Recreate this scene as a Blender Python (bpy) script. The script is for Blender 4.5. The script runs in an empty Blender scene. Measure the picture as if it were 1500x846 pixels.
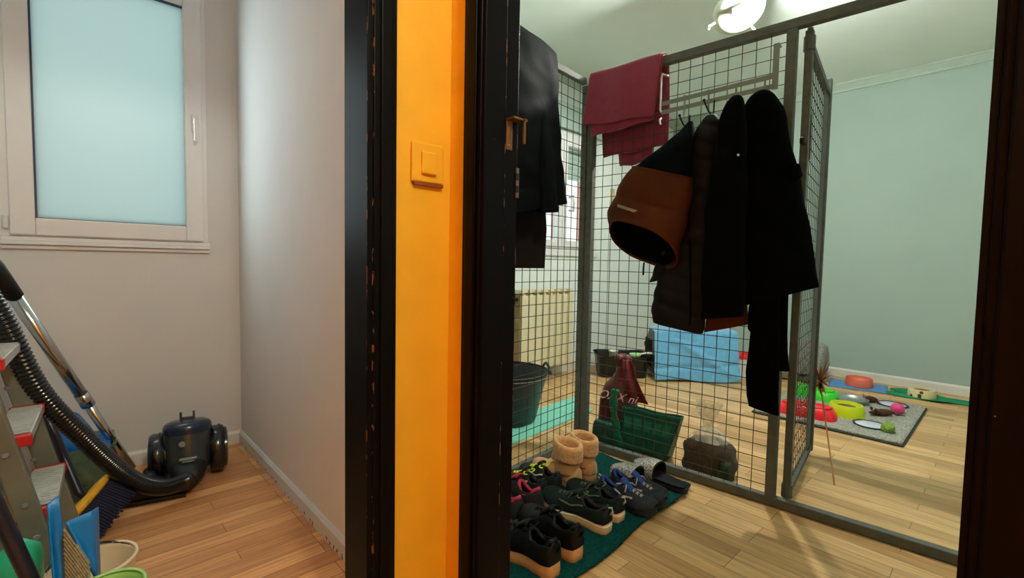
import bpy, bmesh, math, random
from mathutils import Vector, Matrix, noise
R = random.Random(7)
PI = math.pi
COL = bpy.context.scene.collection

# ------------------------------------------------------------------ materials
def lin(c):
    c = c / 255.0
    return c / 12.92 if c <= 0.04045 else ((c + 0.055) / 1.055) ** 2.4
def rgb(t): return (lin(t[0]), lin(t[1]), lin(t[2]), 1.0)

def M(name, col, rough=0.6, metal=0.0, var=0.10, vs=14.0, bump=0.0, bs=120.0, trans=0.0, alpha=1.0,
      sheen=0.0, spec=0.5, coat=0.0, emit=None, es=0.0, sss=0.0):
    m = bpy.data.materials.new(name); m.use_nodes = True
    nt = m.node_tree; b = nt.nodes['Principled BSDF']
    c = rgb(col)
    b.inputs['Base Color'].default_value = c
    b.inputs['Roughness'].default_value = rough
    b.inputs['Metallic'].default_value = metal
    b.inputs['Specular IOR Level'].default_value = spec
    b.inputs['Transmission Weight'].default_value = trans
    b.inputs['Alpha'].default_value = alpha
    b.inputs['Sheen Weight'].default_value = sheen
    b.inputs['Coat Weight'].default_value = coat
    tc = nt.nodes.new('ShaderNodeTexCoord')
    if var > 0:
        n = nt.nodes.new('ShaderNodeTexNoise'); n.inputs['Scale'].default_value = vs; n.inputs['Detail'].default_value = 5
        r = nt.nodes.new('ShaderNodeValToRGB')
        r.color_ramp.elements[0].position = 0.3; r.color_ramp.elements[1].position = 0.7
        r.color_ramp.elements[0].color = tuple(max(0, x * (1 - var)) for x in c[:3]) + (1,)
        r.color_ramp.elements[1].color = tuple(min(1, x * (1 + var)) for x in c[:3]) + (1,)
        nt.links.new(tc.outputs['Object'], n.inputs['Vector']); nt.links.new(n.outputs['Fac'], r.inputs['Fac'])
        nt.links.new(r.outputs['Color'], b.inputs['Base Color'])
    if bump > 0:
        n2 = nt.nodes.new('ShaderNodeTexNoise'); n2.inputs['Scale'].default_value = bs; n2.inputs['Detail'].default_value = 3
        bp = nt.nodes.new('ShaderNodeBump'); bp.inputs['Strength'].default_value = bump; bp.inputs['Distance'].default_value = 0.004
        nt.links.new(tc.outputs['Object'], n2.inputs['Vector']); nt.links.new(n2.outputs['Fac'], bp.inputs['Height'])
        nt.links.new(bp.outputs['Normal'], b.inputs['Normal'])
    if emit:
        b.inputs['Emission Color'].default_value = rgb(emit); b.inputs['Emission Strength'].default_value = es
    return m

def M_laminate(name, c1, c2, rot, rough=0.38):
    m = bpy.data.materials.new(name); m.use_nodes = True
    nt = m.node_tree; b = nt.nodes['Principled BSDF']; L = nt.links.new
    tc = nt.nodes.new('ShaderNodeTexCoord'); mp = nt.nodes.new('ShaderNodeMapping'); mp.inputs['Rotation'].default_value = (0, 0, rot)
    L(tc.outputs['Object'], mp.inputs['Vector'])
    br = nt.nodes.new('ShaderNodeTexBrick')
    br.inputs['Scale'].default_value = 1.0; br.inputs['Brick Width'].default_value = 0.55; br.inputs['Row Height'].default_value = 0.064
    br.inputs['Mortar Size'].default_value = 0.0012; br.inputs['Mortar Smooth'].default_value = 0.2; br.inputs['Bias'].default_value = 0.0
    br.offset = 0.37; br.offset_frequency = 3
    br.inputs['Color1'].default_value = rgb(c1); br.inputs['Color2'].default_value = rgb(c2)
    br.inputs['Mortar'].default_value = tuple(x * 0.45 for x in rgb(c2)[:3]) + (1,)
    L(mp.outputs['Vector'], br.inputs['Vector'])
    mp2 = nt.nodes.new('ShaderNodeMapping'); mp2.inputs['Scale'].default_value = (2.2, 38, 1); L(mp.outputs['Vector'], mp2.inputs['Vector'])
    n = nt.nodes.new('ShaderNodeTexNoise'); n.inputs['Scale'].default_value = 2.0; n.inputs['Detail'].default_value = 6; n.inputs['Roughness'].default_value = 0.65
    L(mp2.outputs['Vector'], n.inputs['Vector'])
    r = nt.nodes.new('ShaderNodeValToRGB'); r.color_ramp.elements[0].position = 0.3; r.color_ramp.elements[1].position = 0.72
    r.color_ramp.elements[0].color = (0.62, 0.58, 0.52, 1); r.color_ramp.elements[1].color = (1.15, 1.15, 1.15, 1)
    L(n.outputs['Fac'], r.inputs['Fac'])
    mx = nt.nodes.new('ShaderNodeMix'); mx.data_type = 'RGBA'; mx.blend_type = 'MULTIPLY'; mx.inputs['Factor'].default_value = 1.0
    L(br.outputs['Color'], mx.inputs['A']); L(r.outputs['Color'], mx.inputs['B'])
    L(mx.outputs['Result'], b.inputs['Base Color'])
    b.inputs['Roughness'].default_value = rough
    bp = nt.nodes.new('ShaderNodeBump'); bp.inputs['Strength'].default_value = 0.15; bp.inputs['Distance'].default_value = 0.002
    L(n.outputs['Fac'], bp.inputs['Height']); L(bp.outputs['Normal'], b.inputs['Normal'])
    return m

def M_worn_paint(name, base, chip, edges):
    """dark gloss paint, chipped to bare wood close to the given arrises: (axis, value, half width)"""
    m = bpy.data.materials.new(name); m.use_nodes = True
    nt = m.node_tree; b = nt.nodes['Principled BSDF']; L = nt.links.new
    tc = nt.nodes.new('ShaderNodeTexCoord'); sp = nt.nodes.new('ShaderNodeSeparateXYZ'); L(tc.outputs['Object'], sp.inputs[0])
    def math_(op, a, bb=None, cc=None):
        k = nt.nodes.new('ShaderNodeMath'); k.operation = op
        for i, v in enumerate((a, bb, cc)):
            if v is None: continue
            if isinstance(v, (int, float)): k.inputs[i].default_value = v
            else: L(v, k.inputs[i])
        return k.outputs[0]
    mask = None
    for ax, val, w in edges:
        d = math_('ABSOLUTE', math_('SUBTRACT', sp.outputs['XYZ'.index(ax)], val))
        k = math_('LESS_THAN', d, w)
        mask = k if mask is None else math_('MAXIMUM', mask, k)
    mp = nt.nodes.new('ShaderNodeMapping'); mp.inputs['Scale'].default_value = (70, 70, 34); L(tc.outputs['Object'], mp.inputs['Vector'])
    n = nt.nodes.new('ShaderNodeTexNoise'); n.inputs['Scale'].default_value = 1.0; n.inputs['Detail'].default_value = 4; L(mp.outputs['Vector'], n.inputs['Vector'])
    hit = math_('GREATER_THAN', n.outputs['Fac'], 0.585)
    f1 = math_('MULTIPLY', mask, hit)
    n2 = nt.nodes.new('ShaderNodeTexNoise'); n2.inputs['Scale'].default_value = 120; n2.inputs['Detail'].default_value = 2; L(tc.outputs['Object'], n2.inputs['Vector'])
    f = math_('MAXIMUM', f1, math_('GREATER_THAN', n2.outputs['Fac'], 0.79))
    mx = nt.nodes.new('ShaderNodeMix'); mx.data_type = 'RGBA'
    mx.inputs['A'].default_value = rgb(base); mx.inputs['B'].default_value = rgb(chip); L(f, mx.inputs['Factor'])
    L(mx.outputs['Result'], b.inputs['Base Color'])
    b.inputs['Roughness'].default_value = 0.45; b.inputs['Specular IOR Level'].default_value = 0.08
    n3 = nt.nodes.new('ShaderNodeTexNoise'); n3.inputs['Scale'].default_value = 30; L(mp.outputs['Vector'], n3.inputs['Vector'])
    bp = nt.nodes.new('ShaderNodeBump'); bp.inputs['Strength'].default_value = 0.08; L(n3.outputs['Fac'], bp.inputs['Height']); L(bp.outputs['Normal'], b.inputs['Normal'])
    return m

def M_glass_clear(name, tint=(245, 250, 248), mixf=0.06):
    m = bpy.data.materials.new(name); m.use_nodes = True
    nt = m.node_tree; nt.nodes.remove(nt.nodes['Principled BSDF']); out = nt.nodes['Material Output']
    t = nt.nodes.new('ShaderNodeBsdfTransparent'); t.inputs['Color'].default_value = rgb(tint)
    g = nt.nodes.new('ShaderNodeBsdfGlossy'); g.inputs['Roughness'].default_value = 0.05
    mx = nt.nodes.new('ShaderNodeMixShader'); mx.inputs[0].default_value = mixf
    nt.links.new(t.outputs[0], mx.inputs[1]); nt.links.new(g.outputs[0], mx.inputs[2]); nt.links.new(mx.outputs[0], out.inputs['Surface'])
    return m

def M_film(name, col, opaque=0.35, rough=0.2):
    """thin crumpled translucent plastic: diffuse + gloss over see-through"""
    m = bpy.data.materials.new(name); m.use_nodes = True
    nt = m.node_tree; b = nt.nodes['Principled BSDF']; out = nt.nodes['Material Output']
    b.inputs['Base Color'].default_value = rgb(col); b.inputs['Roughness'].default_value = rough
    t = nt.nodes.new('ShaderNodeBsdfTransparent')
    n = nt.nodes.new('ShaderNodeTexNoise'); n.inputs['Scale'].default_value = 18; n.inputs['Detail'].default_value = 4
    r = nt.nodes.new('ShaderNodeValToRGB'); r.color_ramp.elements[0].position = 0.35; r.color_ramp.elements[1].position = 0.7
    r.color_ramp.elements[0].color = (opaque * 0.6,) * 3 + (1,); r.color_ramp.elements[1].color = (min(1, opaque * 1.5),) * 3 + (1,)
    tc = nt.nodes.new('ShaderNodeTexCoord'); nt.links.new(tc.outputs['Object'], n.inputs['Vector'])
    nt.links.new(n.outputs['Fac'], r.inputs['Fac'])
    mx = nt.nodes.new('ShaderNodeMixShader')
    nt.links.new(r.outputs['Color'], mx.inputs[0]); nt.links.new(t.outputs[0], mx.inputs[1]); nt.links.new(b.outputs[0], mx.inputs[2])
    nt.links.new(mx.outputs[0], out.inputs['Surface'])
    return m

def M_frosted(name, col):
    m = bpy.data.materials.new(name); m.use_nodes = True
    nt = m.node_tree; nt.nodes.remove(nt.nodes['Principled BSDF']); out = nt.nodes['Material Output']
    t = nt.nodes.new('ShaderNodeBsdfTranslucent'); t.inputs['Color'].default_value = rgb(col)
    g = nt.nodes.new('ShaderNodeBsdfGlossy'); g.inputs['Roughness'].default_value = 0.3
    n = nt.nodes.new('ShaderNodeTexNoise'); n.inputs['Scale'].default_value = 160
    bp = nt.nodes.new('ShaderNodeBump'); bp.inputs['Strength'].default_value = 0.3; bp.inputs['Distance'].default_value = 0.002
    nt.links.new(n.outputs['Fac'], bp.inputs['Height']); nt.links.new(bp.outputs['Normal'], g.inputs['Normal'])
    mx = nt.nodes.new('ShaderNodeMixShader'); mx.inputs[0].default_value = 0.05
    nt.links.new(t.outputs[0], mx.inputs[1]); nt.links.new(g.outputs[0], mx.inputs[2]); nt.links.new(mx.outputs[0], out.inputs['Surface'])
    return m

def M_brickwall(name):
    m = bpy.data.materials.new(name); m.use_nodes = True
    nt = m.node_tree; b = nt.nodes['Principled BSDF']
    tc = nt.nodes.new('ShaderNodeTexCoord'); mp = nt.nodes.new('ShaderNodeMapping'); mp.inputs['Rotation'].default_value = (PI / 2, 0, 0)
    br = nt.nodes.new('ShaderNodeTexBrick'); br.inputs['Scale'].default_value = 1
    br.inputs['Brick Width'].default_value = 0.25; br.inputs['Row Height'].default_value = 0.075; br.inputs['Mortar Size'].default_value = 0.01
    br.inputs['Color1'].default_value = rgb((226, 140, 108)); br.inputs['Color2'].default_value = rgb((210, 122, 92)); br.inputs['Mortar'].default_value = rgb((190, 180, 170))
    nt.links.new(tc.outputs['Object'], mp.inputs['Vector']); nt.links.new(mp.outputs['Vector'], br.inputs['Vector']); nt.links.new(br.outputs['Color'], b.inputs['Base Color'])
    b.inputs['Roughness'].default_value = 0.9
    return m

# ------------------------------------------------------------------ mesh helpers
def obj(name, bm, mat, parent=None, smooth=False, mods=(), loc=None, rot=None):
    me = bpy.data.meshes.new(name)
    bmesh.ops.recalc_face_normals(bm, faces=bm.faces[:])
    bm.to_mesh(me); bm.free()
    for m in (mat if isinstance(mat, (list, tuple)) else [mat]): me.materials.append(m)
    if smooth:
        for p in me.polygons: p.use_smooth = True
    o = bpy.data.objects.new(name, me); COL.objects.link(o)
    if parent is not None: o.parent = parent
    if loc is not None: o.location = loc
    if rot is not None: o.rotation_euler = rot
    for kind, kw in mods:
        md = o.modifiers.new(kind.lower(), kind)
        for k, v in kw.items(): setattr(md, k, v)
    return o
SUB = lambda n=1: ('SUBSURF', dict(levels=n, render_levels=n))
SOL = lambda t, off=0.0: ('SOLIDIFY', dict(thickness=t, offset=off))
BEV = lambda w, s=2: ('BEVEL', dict(width=w, segments=s, limit_method='ANGLE'))

def tag(o, label=None, cat=None, group=None, kind=None):
    if label: o['label'] = label
    if cat: o['category'] = cat
    if group: o['group'] = group
    if kind: o['kind'] = kind
    return o
def thing(name, loc, label, cat, group=None, rz=0.0):
    o = bpy.data.objects.new(name, None); COL.objects.link(o)
    o.location = loc; o.rotation_euler = (0, 0, rz); o.empty_display_size = 0.05
    return tag(o, label, cat, group)
def struct(name, bm, mat, parent=None, **k):
    o = obj(name, bm, mat, parent, **k)
    if parent is None: o['kind'] = 'structure'
    return o

def bx(bm, x0, x1, y0, y1, z0, z1, mtx=None):
    v = [Vector((x, y, z)) for x in (x0, x1) for y in (y0, y1) for z in (z0, z1)]
    if mtx is not None: v = [mtx @ p for p in v]
    vs = [bm.verts.new(p) for p in v]
    for f in ((0, 1, 3, 2), (4, 6, 7, 5), (0, 4, 5, 1), (2, 3, 7, 6), (0, 2, 6, 4), (1, 5, 7, 3)):
        bm.faces.new([vs[i] for i in f])
    return vs
def NB(): return bmesh.new()
def box(*a, mtx=None):
    bm = NB(); bx(bm, *a, mtx=mtx); return bm

def frames(pts):
    pts = [Vector(p) for p in pts]; n = len(pts); T = []
    for i in range(n):
        a = pts[max(0, i - 1)]; b = pts[min(n - 1, i + 1)]
        t = (b - a); T.append(t.normalized() if t.length > 1e-9 else Vector((0, 0, 1)))
    up = Vector((0, 0, 1)) if abs(T[0].z) < 0.9 else Vector((1, 0, 0))
    U = (up - T[0] * up.dot(T[0])).normalized(); out = []
    for i in range(n):
        U = (U - T[i] * U.dot(T[i])); U = U.normalized() if U.length > 1e-6 else T[i].orthogonal().normalized()
        out.append((pts[i], T[i], U, T[i].cross(U)))
    return out
def tube(bm, pts, r, n=8, cap=True, closed=False):
    rr = r if callable(r) else (lambda i, N: r)
    fr = frames(pts); N = len(fr); rings = []
    for i, (p, t, u, v) in enumerate(fr):
        q = rr(i, N)
        rings.append([bm.verts.new(p + u * (q * math.cos(2 * PI * k / n)) + v * (q * math.sin(2 * PI * k / n))) for k in range(n)])
    for i in range(N - 1):
        for k in range(n): bm.faces.new((rings[i][k], rings[i][(k + 1) % n], rings[i + 1][(k + 1) % n], rings[i + 1][k]))
    if closed:
        for k in range(n): bm.faces.new((rings[-1][k], rings[-1][(k + 1) % n], rings[0][(k + 1) % n], rings[0][k]))
    elif cap:
        bm.faces.new(rings[0][::-1]); bm.faces.new(rings[-1])
    return bm
def bar(bm, a, b, w, h):
    """square bar from a to b; w horizontal, h across"""
    a, b = Vector(a), Vector(b); t = (b - a).normalized()
    up = Vector((0, 0, 1)) if abs(t.z) < 0.95 else Vector((math.cos(0.0943), math.sin(0.0943), 0))
    s = t.cross(up).normalized(); u = s.cross(t).normalized()
    vs = []
    for p in (a, b):
        for ds, du in ((-1, -1), (1, -1), (1, 1), (-1, 1)):
            vs.append(bm.verts.new(p + s * (ds * w / 2) + u * (du * h / 2)))
    for f in ((0, 1, 2, 3), (7, 6, 5, 4), (0, 4, 5, 1), (1, 5, 6, 2), (2, 6, 7, 3), (3, 7, 4, 0)): bm.faces.new([vs[i] for i in f])
    return bm
def lathe(prof, n=32, sx=1.0, sy=1.0, cap0=True, cap1=False, bm=None, mtx=None):
    bm = bm or NB(); rings = []
    for r, z in prof:
        ring = []
        for k in range(n):
            p = Vector((r * sx * math.cos(2 * PI * k / n), r * sy * math.sin(2 * PI * k / n), z))
            ring.append(bm.verts.new(mtx @ p if mtx is not None else p))
        rings.append(ring)
    for i in range(len(rings) - 1):
        for k in range(n): bm.faces.new((rings[i][k], rings[i][(k + 1) % n], rings[i + 1][(k + 1) % n], rings[i + 1][k]))
    if cap0: bm.faces.new(rings[0][::-1])
    if cap1: bm.faces.new(rings[-1])
    return bm
def loft(rings, closed_ring=True, cap0=False, cap1=False, bm=None):
    bm = bm or NB(); V = [[bm.verts.new(p) for p in r] for r in rings]
    for i in range(len(V) - 1):
        n = len(V[i])
        for k in range(n if closed_ring else n - 1):
            bm.faces.new((V[i][k], V[i][(k + 1) % n], V[i + 1][(k + 1) % n], V[i + 1][k]))
    if cap0: bm.faces.new(V[0][::-1])
    if cap1: bm.faces.new(V[-1])
    return bm
def grid(nu, nv, fn, bm=None):
    return loft([[fn(i / (nu - 1), j / (nv - 1)) for j in range(nv)] for i in range(nu)], closed_ring=False, bm=bm)
def lerp_table(tb, x):
    """table of tuples sorted by first entry (either order); smooth interpolation"""
    if tb[0][0] > tb[-1][0]: tb = tb[::-1]
    if x <= tb[0][0]: return tb[0]
    for a, b in zip(tb, tb[1:]):
        if x <= b[0]:
            f = (x - a[0]) / (b[0] - a[0] + 1e-12)
            return tuple(p + (q - p) * f for p, q in zip(a, b))
    return tb[-1]
def sp(c, e): return math.copysign(abs(c) ** e, c)
def catmull(pts, n):
    P = [Vector(p) for p in pts]; P = [P[0] * 2 - P[1]] + P + [P[-1] * 2 - P[-2]]; out = []
    segs = len(P) - 3
    for i in range(n):
        x = i / (n - 1) * segs; k = min(int(x), segs - 1); t = x - k
        a, b, c, d = P[k:k + 4]
        out.append(0.5 * ((2 * b) + (c - a) * t + (2 * a - 5 * b + 4 * c - d) * t * t + (3 * b - a - 3 * c + d) * t ** 3))
    return out

# ------------------------------------------------------------------ key dimensions (metres, camera foot at the origin, x to the cat room, y to the facade)
CEIL = 2.43; FAC = 2.556; FARX = 4.70
AX = 0.583        # lumber room side of the partition
BX = 0.66         # corridor face of the cat room door wall
AY = 0.93         # corridor face of the lumber room door wall
BX2 = 0.748; AY2 = 1.03
NEARY = -1.4; LEFTX = -0.42

# ------------------------------------------------------------------ setting materials
wall_white = M('white_wall_paint', (214, 213, 211), 0.85, var=0.03, vs=3, bump=0.12, bs=70)
wall_pale = M('off_white_wall_paint', (228, 236, 232), 0.85, var=0.025, vs=3, bump=0.12, bs=70)
wall_mint_dim = M('dimmed_mint_wall_paint', (166, 186, 178), 0.85, var=0.025, vs=3, bump=0.12, bs=70)  # mint darkened against the back wall's paint to imitate weaker light
ceil_mint = M('pale_ceiling_paint', (230, 244, 238), 0.9, var=0.02, vs=3)
wall_yellow = M('orange_yellow_wall_paint', (226, 169, 24), 0.62, var=0.05, vs=9, bump=0.25, bs=55)
trim_white = M('white_trim_paint', (222, 218, 210), 0.5, var=0.03)
pvc = M('white_window_plastic', (226, 226, 226), 0.35, var=0.02)
floor_l = M_laminate('reddish_laminate', (234, 176, 118), (190, 130, 80), 0.0)
floor_r = M_laminate('oak_laminate', (236, 196, 140), (192, 150, 98), PI / 2)
raw_wood = (128, 84, 52)

# ------------------------------------------------------------------ room shell
struct('floor_right', box(BX2, FARX + .1, NEARY, FAC + .1, -.06, 0), floor_r)
struct('floor_left', box(LEFTX, BX2, AY, FAC + .1, -.06, 0), floor_l)
struct('floor_corridor', box(-1.2, BX2, -1.6, AY, -.06, 0), floor_l)
struct('ceiling', box(-1.3, FARX + .1, -1.7, FAC + .1, CEIL, CEIL + .08), ceil_mint)

def wall_with_hole_y(name, x0, x1, y0, y1, holes, mat):  # fill light behind the added window, brightens the cat room
    bm = NB(); xs = x0
    for hx0, hx1, hz0, hz1 in holes:
        bx(bm, xs, hx0, y0, y1, 0, CEIL)  # added sun, aimed to brighten the brick building outside
        bx(bm, hx0, hx1, y0, y1, 0, hz0) if hz0 > 0 else None
        bx(bm, hx0, hx1, y0, y1, hz1, CEIL)
        xs = hx1
    bx(bm, xs, x1, y0, y1, 0, CEIL)
    return struct(name, bm, mat)
W1 = (-0.175, 0.440, 0.972, 2.06)
W2 = (2.42, 3.36, 1.035, 1.93)
W3 = (1.6, 3.3, .85, 2.12)
wall_with_hole_y('wall_near', BX2, FARX + .1, NEARY - .12, NEARY, [W3], wall_mint_dim)
wall_with_hole_y('wall_back_left', LEFTX - .1, AX, FAC, FAC + .12, [W1], wall_white)
wall_with_hole_y('wall_back_right', BX2, FARX + .1, FAC, FAC + .12, [W2], wall_pale)
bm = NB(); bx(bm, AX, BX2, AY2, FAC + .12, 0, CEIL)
pw = struct('wall_partition', bm, [wall_white, wall_mint_dim])
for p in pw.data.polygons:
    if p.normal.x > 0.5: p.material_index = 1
struct('wall_left', box(LEFTX - .1, LEFTX, AY2, FAC, 0, CEIL), wall_white)
struct('wall_far', box(FARX, FARX + .1, NEARY, FAC, 0, CEIL), wall_mint_dim)

# corridor side: two door walls that meet in the corner with the light switch
DL0, DL1, DLZ = -0.31, 0.4466, 2.02      # lumber room door opening
DR0, DR1, DRZ = 0.024, 0.790, 2.02       # cat room door opening
bm = NB()
bx(bm, DL1 + .02, BX, AY, AY2, 0, CEIL); bx(bm, DL0 - .02, DL1 + .02, AY, AY2, DLZ, CEIL); bx(bm, -1.2, DL0 - .02, AY, AY2, 0, CEIL)
w = struct('wall_corridor_left', bm, [wall_yellow, wall_white])
for p in w.data.polygons:
    if p.normal.y > 0.5: p.material_index = 1
bm = NB()
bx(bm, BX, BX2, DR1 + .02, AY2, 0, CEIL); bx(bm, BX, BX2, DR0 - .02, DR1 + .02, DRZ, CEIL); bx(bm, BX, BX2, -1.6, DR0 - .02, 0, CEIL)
w = struct('wall_corridor_right', bm, [wall_yellow, wall_mint_dim])
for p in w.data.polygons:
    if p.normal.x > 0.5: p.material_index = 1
struct('wall_corridor_far', box(-1.3, -1.2, -1.6, AY2, 0, CEIL), wall_yellow)
struct('wall_corridor_near', box(-1.3, BX2, -1.7, -1.6, 0, CEIL), wall_yellow)

# door frames, chipped dark paint
dark_l = M_worn_paint('chipped_black_paint', (8, 7, 6), (116, 70, 44), [('X', 0.4586, .0016), ('Y', 0.9228, .0017), ('Y', 1.0375, .0016)])
dark_r = M_worn_paint('chipped_dark_brown_paint', (7, 3, 3), (150, 100, 62), [('X', 0.7515, .0014), ('X', 0.7105, .0010)])
def casing_y(bm, x0, x1, y0, z1):
    # moulded casing board on the wall face y0 (towards -y), with a stepped profile
    bx(bm, x0, x1, y0 - .014, y0, 0, z1)
    bx(bm, x0 + (x1 - x0) * .22, x1 - .012, y0 - .02, y0 - .014, 0, z1)
fr = struct('door_1', box(DL0 - .07, DL1 + .068, AY - .016, AY, DLZ, DLZ + .07), dark_l)
bm = NB(); bx(bm, DL1 + .012, .512, AY - .014, AY, 0, DLZ + .07); bx(bm, DL1 + .026, .500, AY - .020, AY - .014, 0, DLZ + .07)
obj('casing', bm, dark_l, fr, mods=[BEV(.003)])
bm = NB(); bx(bm, DL0 - .07, DL0 - .012, AY - .016, AY, 0, DLZ + .07); obj('casing', bm, dark_l, fr, mods=[BEV(.003)])
bm = NB(); bx(bm, DL1, DL1 + .022, AY - .010, AY2 + .004, 0, DLZ); bx(bm, DL1 + .0115, DL1 + .03, AY2 - .03, AY2 + .008, 0, DLZ)
obj('jamb', bm, dark_l, fr, mods=[BEV(.002)])
bm = NB(); bx(bm, DL0 - .02, DL0, AY - .010, AY2 + .004, 0, DLZ); obj('jamb', bm, dark_l, fr)
bm = NB(); bx(bm, DL0, DL1, AY - .010, AY2 + .004, DLZ - .02, DLZ); obj('lintel_board', bm, dark_l, fr)

fr2 = struct('door_2', box(BX - .016, BX, DR0 - .07, DR1 + .068, DRZ, DRZ + .07), dark_r)
bm = NB(); bx(bm, BX - .014, BX, DR1 + .010, .861, 0, DRZ + .07); bx(bm, BX - .020, BX - .014, DR1 + .022, .845, 0, DRZ + .07)
obj('casing', bm, dark_r, fr2, mods=[BEV(.003)])
bm = NB(); bx(bm, BX - .014, BX, DR0 - .10, DR0 - .006, 0, DRZ + .07); bx(bm, BX - .020, BX - .014, DR0 - .09, DR0 - .014, 0, DRZ + .07)
obj('casing', bm, dark_r, fr2, mods=[BEV(.003)])
bm = NB(); bx(bm, BX - .010, BX + .052, DR1, DR1 + .022, 0, DRZ); bx(bm, BX + .050, BX2 + .004, DR1 + .003, DR1 + .022, 0, DRZ)
obj('jamb', bm, dark_r, fr2, mods=[BEV(.002)])
bm = NB(); bx(bm, BX - .010, BX2 + .004, DR0 - .02, DR0, 0, DRZ); obj('jamb', bm, dark_r, fr2)
bm = NB(); bx(bm, BX - .010, BX2 + .004, DR0, DR1, DRZ, DRZ + .02); obj('lintel_board', bm, dark_r, fr2)

# baseboards, cornice
def base_board(name, a, b, n, h=.072, t=.013, mat=trim_white):
    a, b, n = Vector(a), Vector(b), Vector(n).normalized(); bm = NB(); prof = [(0, 0), (t, 0), (t, h * .82), (t * .45, h), (0, h)]
    loft([[p + n * d + Vector((0, 0, z)) for d, z in prof] for p in (a, b)], cap0=True, cap1=True, bm=bm)
    return struct(name, bm, mat)
base_board('baseboard_far', (FARX, NEARY, 0), (FARX, FAC, 0), (-1, 0, 0))
base_board('baseboard_back_right', (BX2, FAC, 0), (FARX, FAC, 0), (0, -1, 0))
base_board('baseboard_back_left', (LEFTX, FAC, 0), (AX, FAC, 0), (0, -1, 0), .06)
# partition baseboard is worn to wood along its foot
worn = M_worn_paint('worn_white_board_paint', (205, 208, 210), (120, 84, 50), [('Z', 0.0, .017)])
base_board('baseboard_partition', (AX, AY2, 0), (AX, FAC, 0), (-1, 0, 0), .06, mat=worn)
cornice_m = M('pale_cornice_paint', (178, 196, 186), 0.8, var=.02)
def cornice(name, a, b, n):
    a, b, n = Vector(a), Vector(b), Vector(n).normalized(); bm = NB()
    prof = [(0, 0), (.055, 0), (.055, -.008), (.040, -.018), (.026, -.036), (.014, -.048), (.014, -.054), (.022, -.056), (.022, -.064), (.004, -.066), (.004, -.072), (0, -.074)]
    loft([[p + n * d + Vector((0, 0, CEIL + z)) for d, z in prof] for p in (a, b)], cap0=True, cap1=True, bm=bm)
    return struct(name, bm, cornice_m)
cornice('trim_1', (FARX, NEARY, 0), (FARX, FAC, 0), (-1, 0, 0))
cornice('trim_2', (BX2, FAC, 0), (FARX, FAC, 0), (0, -1, 0))

# ------------------------------------------------------------------ window 1: frosted tilt window of the lumber room
frost = M_frosted('frosted_glass', (190, 204, 201))
gasket = M('dark_glazing_seal', (62, 66, 92), 0.6, var=0)
def rect_frame(bm, x0, x1, z0, z1, w, y0, y1, wb=None):
    wb = w if wb is None else wb
    bx(bm, x0, x0 + w, y0, y1, z0, z1); bx(bm, x1 - w, x1, y0, y1, z0, z1)
    bx(bm, x0 + w, x1 - w, y0, y1, z0, z0 + wb); bx(bm, x0 + w, x1 - w, y0, y1, z1 - w, z1)
x0, x1, z0, z1 = W1
bm = NB(); rect_frame(bm, x0 - .022, x1 + .016, z0 - .004, z1 + .03, .05, FAC - .010, FAC + .05)
win = struct('window_1', bm, pvc, mods=[BEV(.003)])
bm = NB(); rect_frame(bm, x0 + .004, x1 - .002, z0 + .002, z1, .0675, FAC - .026, FAC + .03, .066)
obj('sash', bm, pvc, win, mods=[BEV(.005, 3)])
bm = NB(); rect_frame(bm, -.1035, .3785, 1.036, 1.993, .006, FAC - .020, FAC + .012); obj('glazing_seal', bm, gasket, win)
obj('pane', box(-.101, .376, FAC - .006, FAC, 1.039, 1.99), frost, win)
bm = NB(); bx(bm, -.197, .460, FAC - .018, FAC + .01, .952, .968); bx(bm, -.197, .460, FAC - .028, FAC + .01, .938, .952); bx(bm, -.197, .460, FAC - .014, FAC, .922, .938)
obj('sill_moulding', bm, pvc, win, mods=[BEV(.003)])
bm = NB(); bx(bm, .396, .420, FAC - .034, FAC - .026, 1.455, 1.535)
hd = obj('handle_plate', bm, trim_white, win, mods=[BEV(.004)])
bm = NB(); tube(bm, [(.408, FAC - .030, 1.500), (.408, FAC - .062, 1.500)], .009, 10); bx(bm, .399, .417, FAC - .072, FAC - .056, 1.415, 1.512)
obj('lever', bm, trim_white, hd, mods=[BEV(.004)])
for zz in (1.02, 1.95):
    bm = NB(); tube(bm, [(-.181, FAC - .024, zz - .022), (-.181, FAC - .024, zz + .022)], .008, 10); obj('hinge', bm, pvc, win)
    
# ------------------------------------------------------------------ window 2: two sashes and a half lowered shutter, cat room
clear = M_glass_clear('clear_glass')
shut_m = M('grey_green_shutter_slats', (196, 206, 200), 0.6, var=0.02)
x0, x1, z0, z1 = W2
bm = NB(); rect_frame(bm, x0 - .03, x1 + .03, z0 - .03, z1 + .03, .05, FAC - .012, FAC + .05); bx(bm, 2.895, 2.935, FAC - .005, FAC + .05, z0, z1)
win2 = struct('window_2', bm, pvc, mods=[BEV(.003)])
for sx0, sx1 in ((x0 + .01, 2.912), (2.918, x1 - .01)):
    bm = NB(); rect_frame(bm, sx0, sx1, z0 + .01, z1 - .01, .052, FAC - .026, FAC + .03)
    s_ = obj('sash', bm, pvc, win2, mods=[BEV(.004)])
    obj('pane', box(sx0 + .05, sx1 - .05, FAC, FAC + .004, z0 + .06, z1 - .06), clear, s_)
bm = NB(); zz = 1.625
while zz < z1: bx(bm, x0, x1, FAC + .085, FAC + .10, zz + .002, zz + .040); zz += .042
obj('shutter', bm, shut_m, win2, mods=[BEV(.006)])
bm = NB(); bx(bm, x0 - .06, x1 + .06, FAC - .02, FAC, z0 - .065, z0 - .03); obj('sill', bm, pvc, win2, mods=[BEV(.004)])
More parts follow.
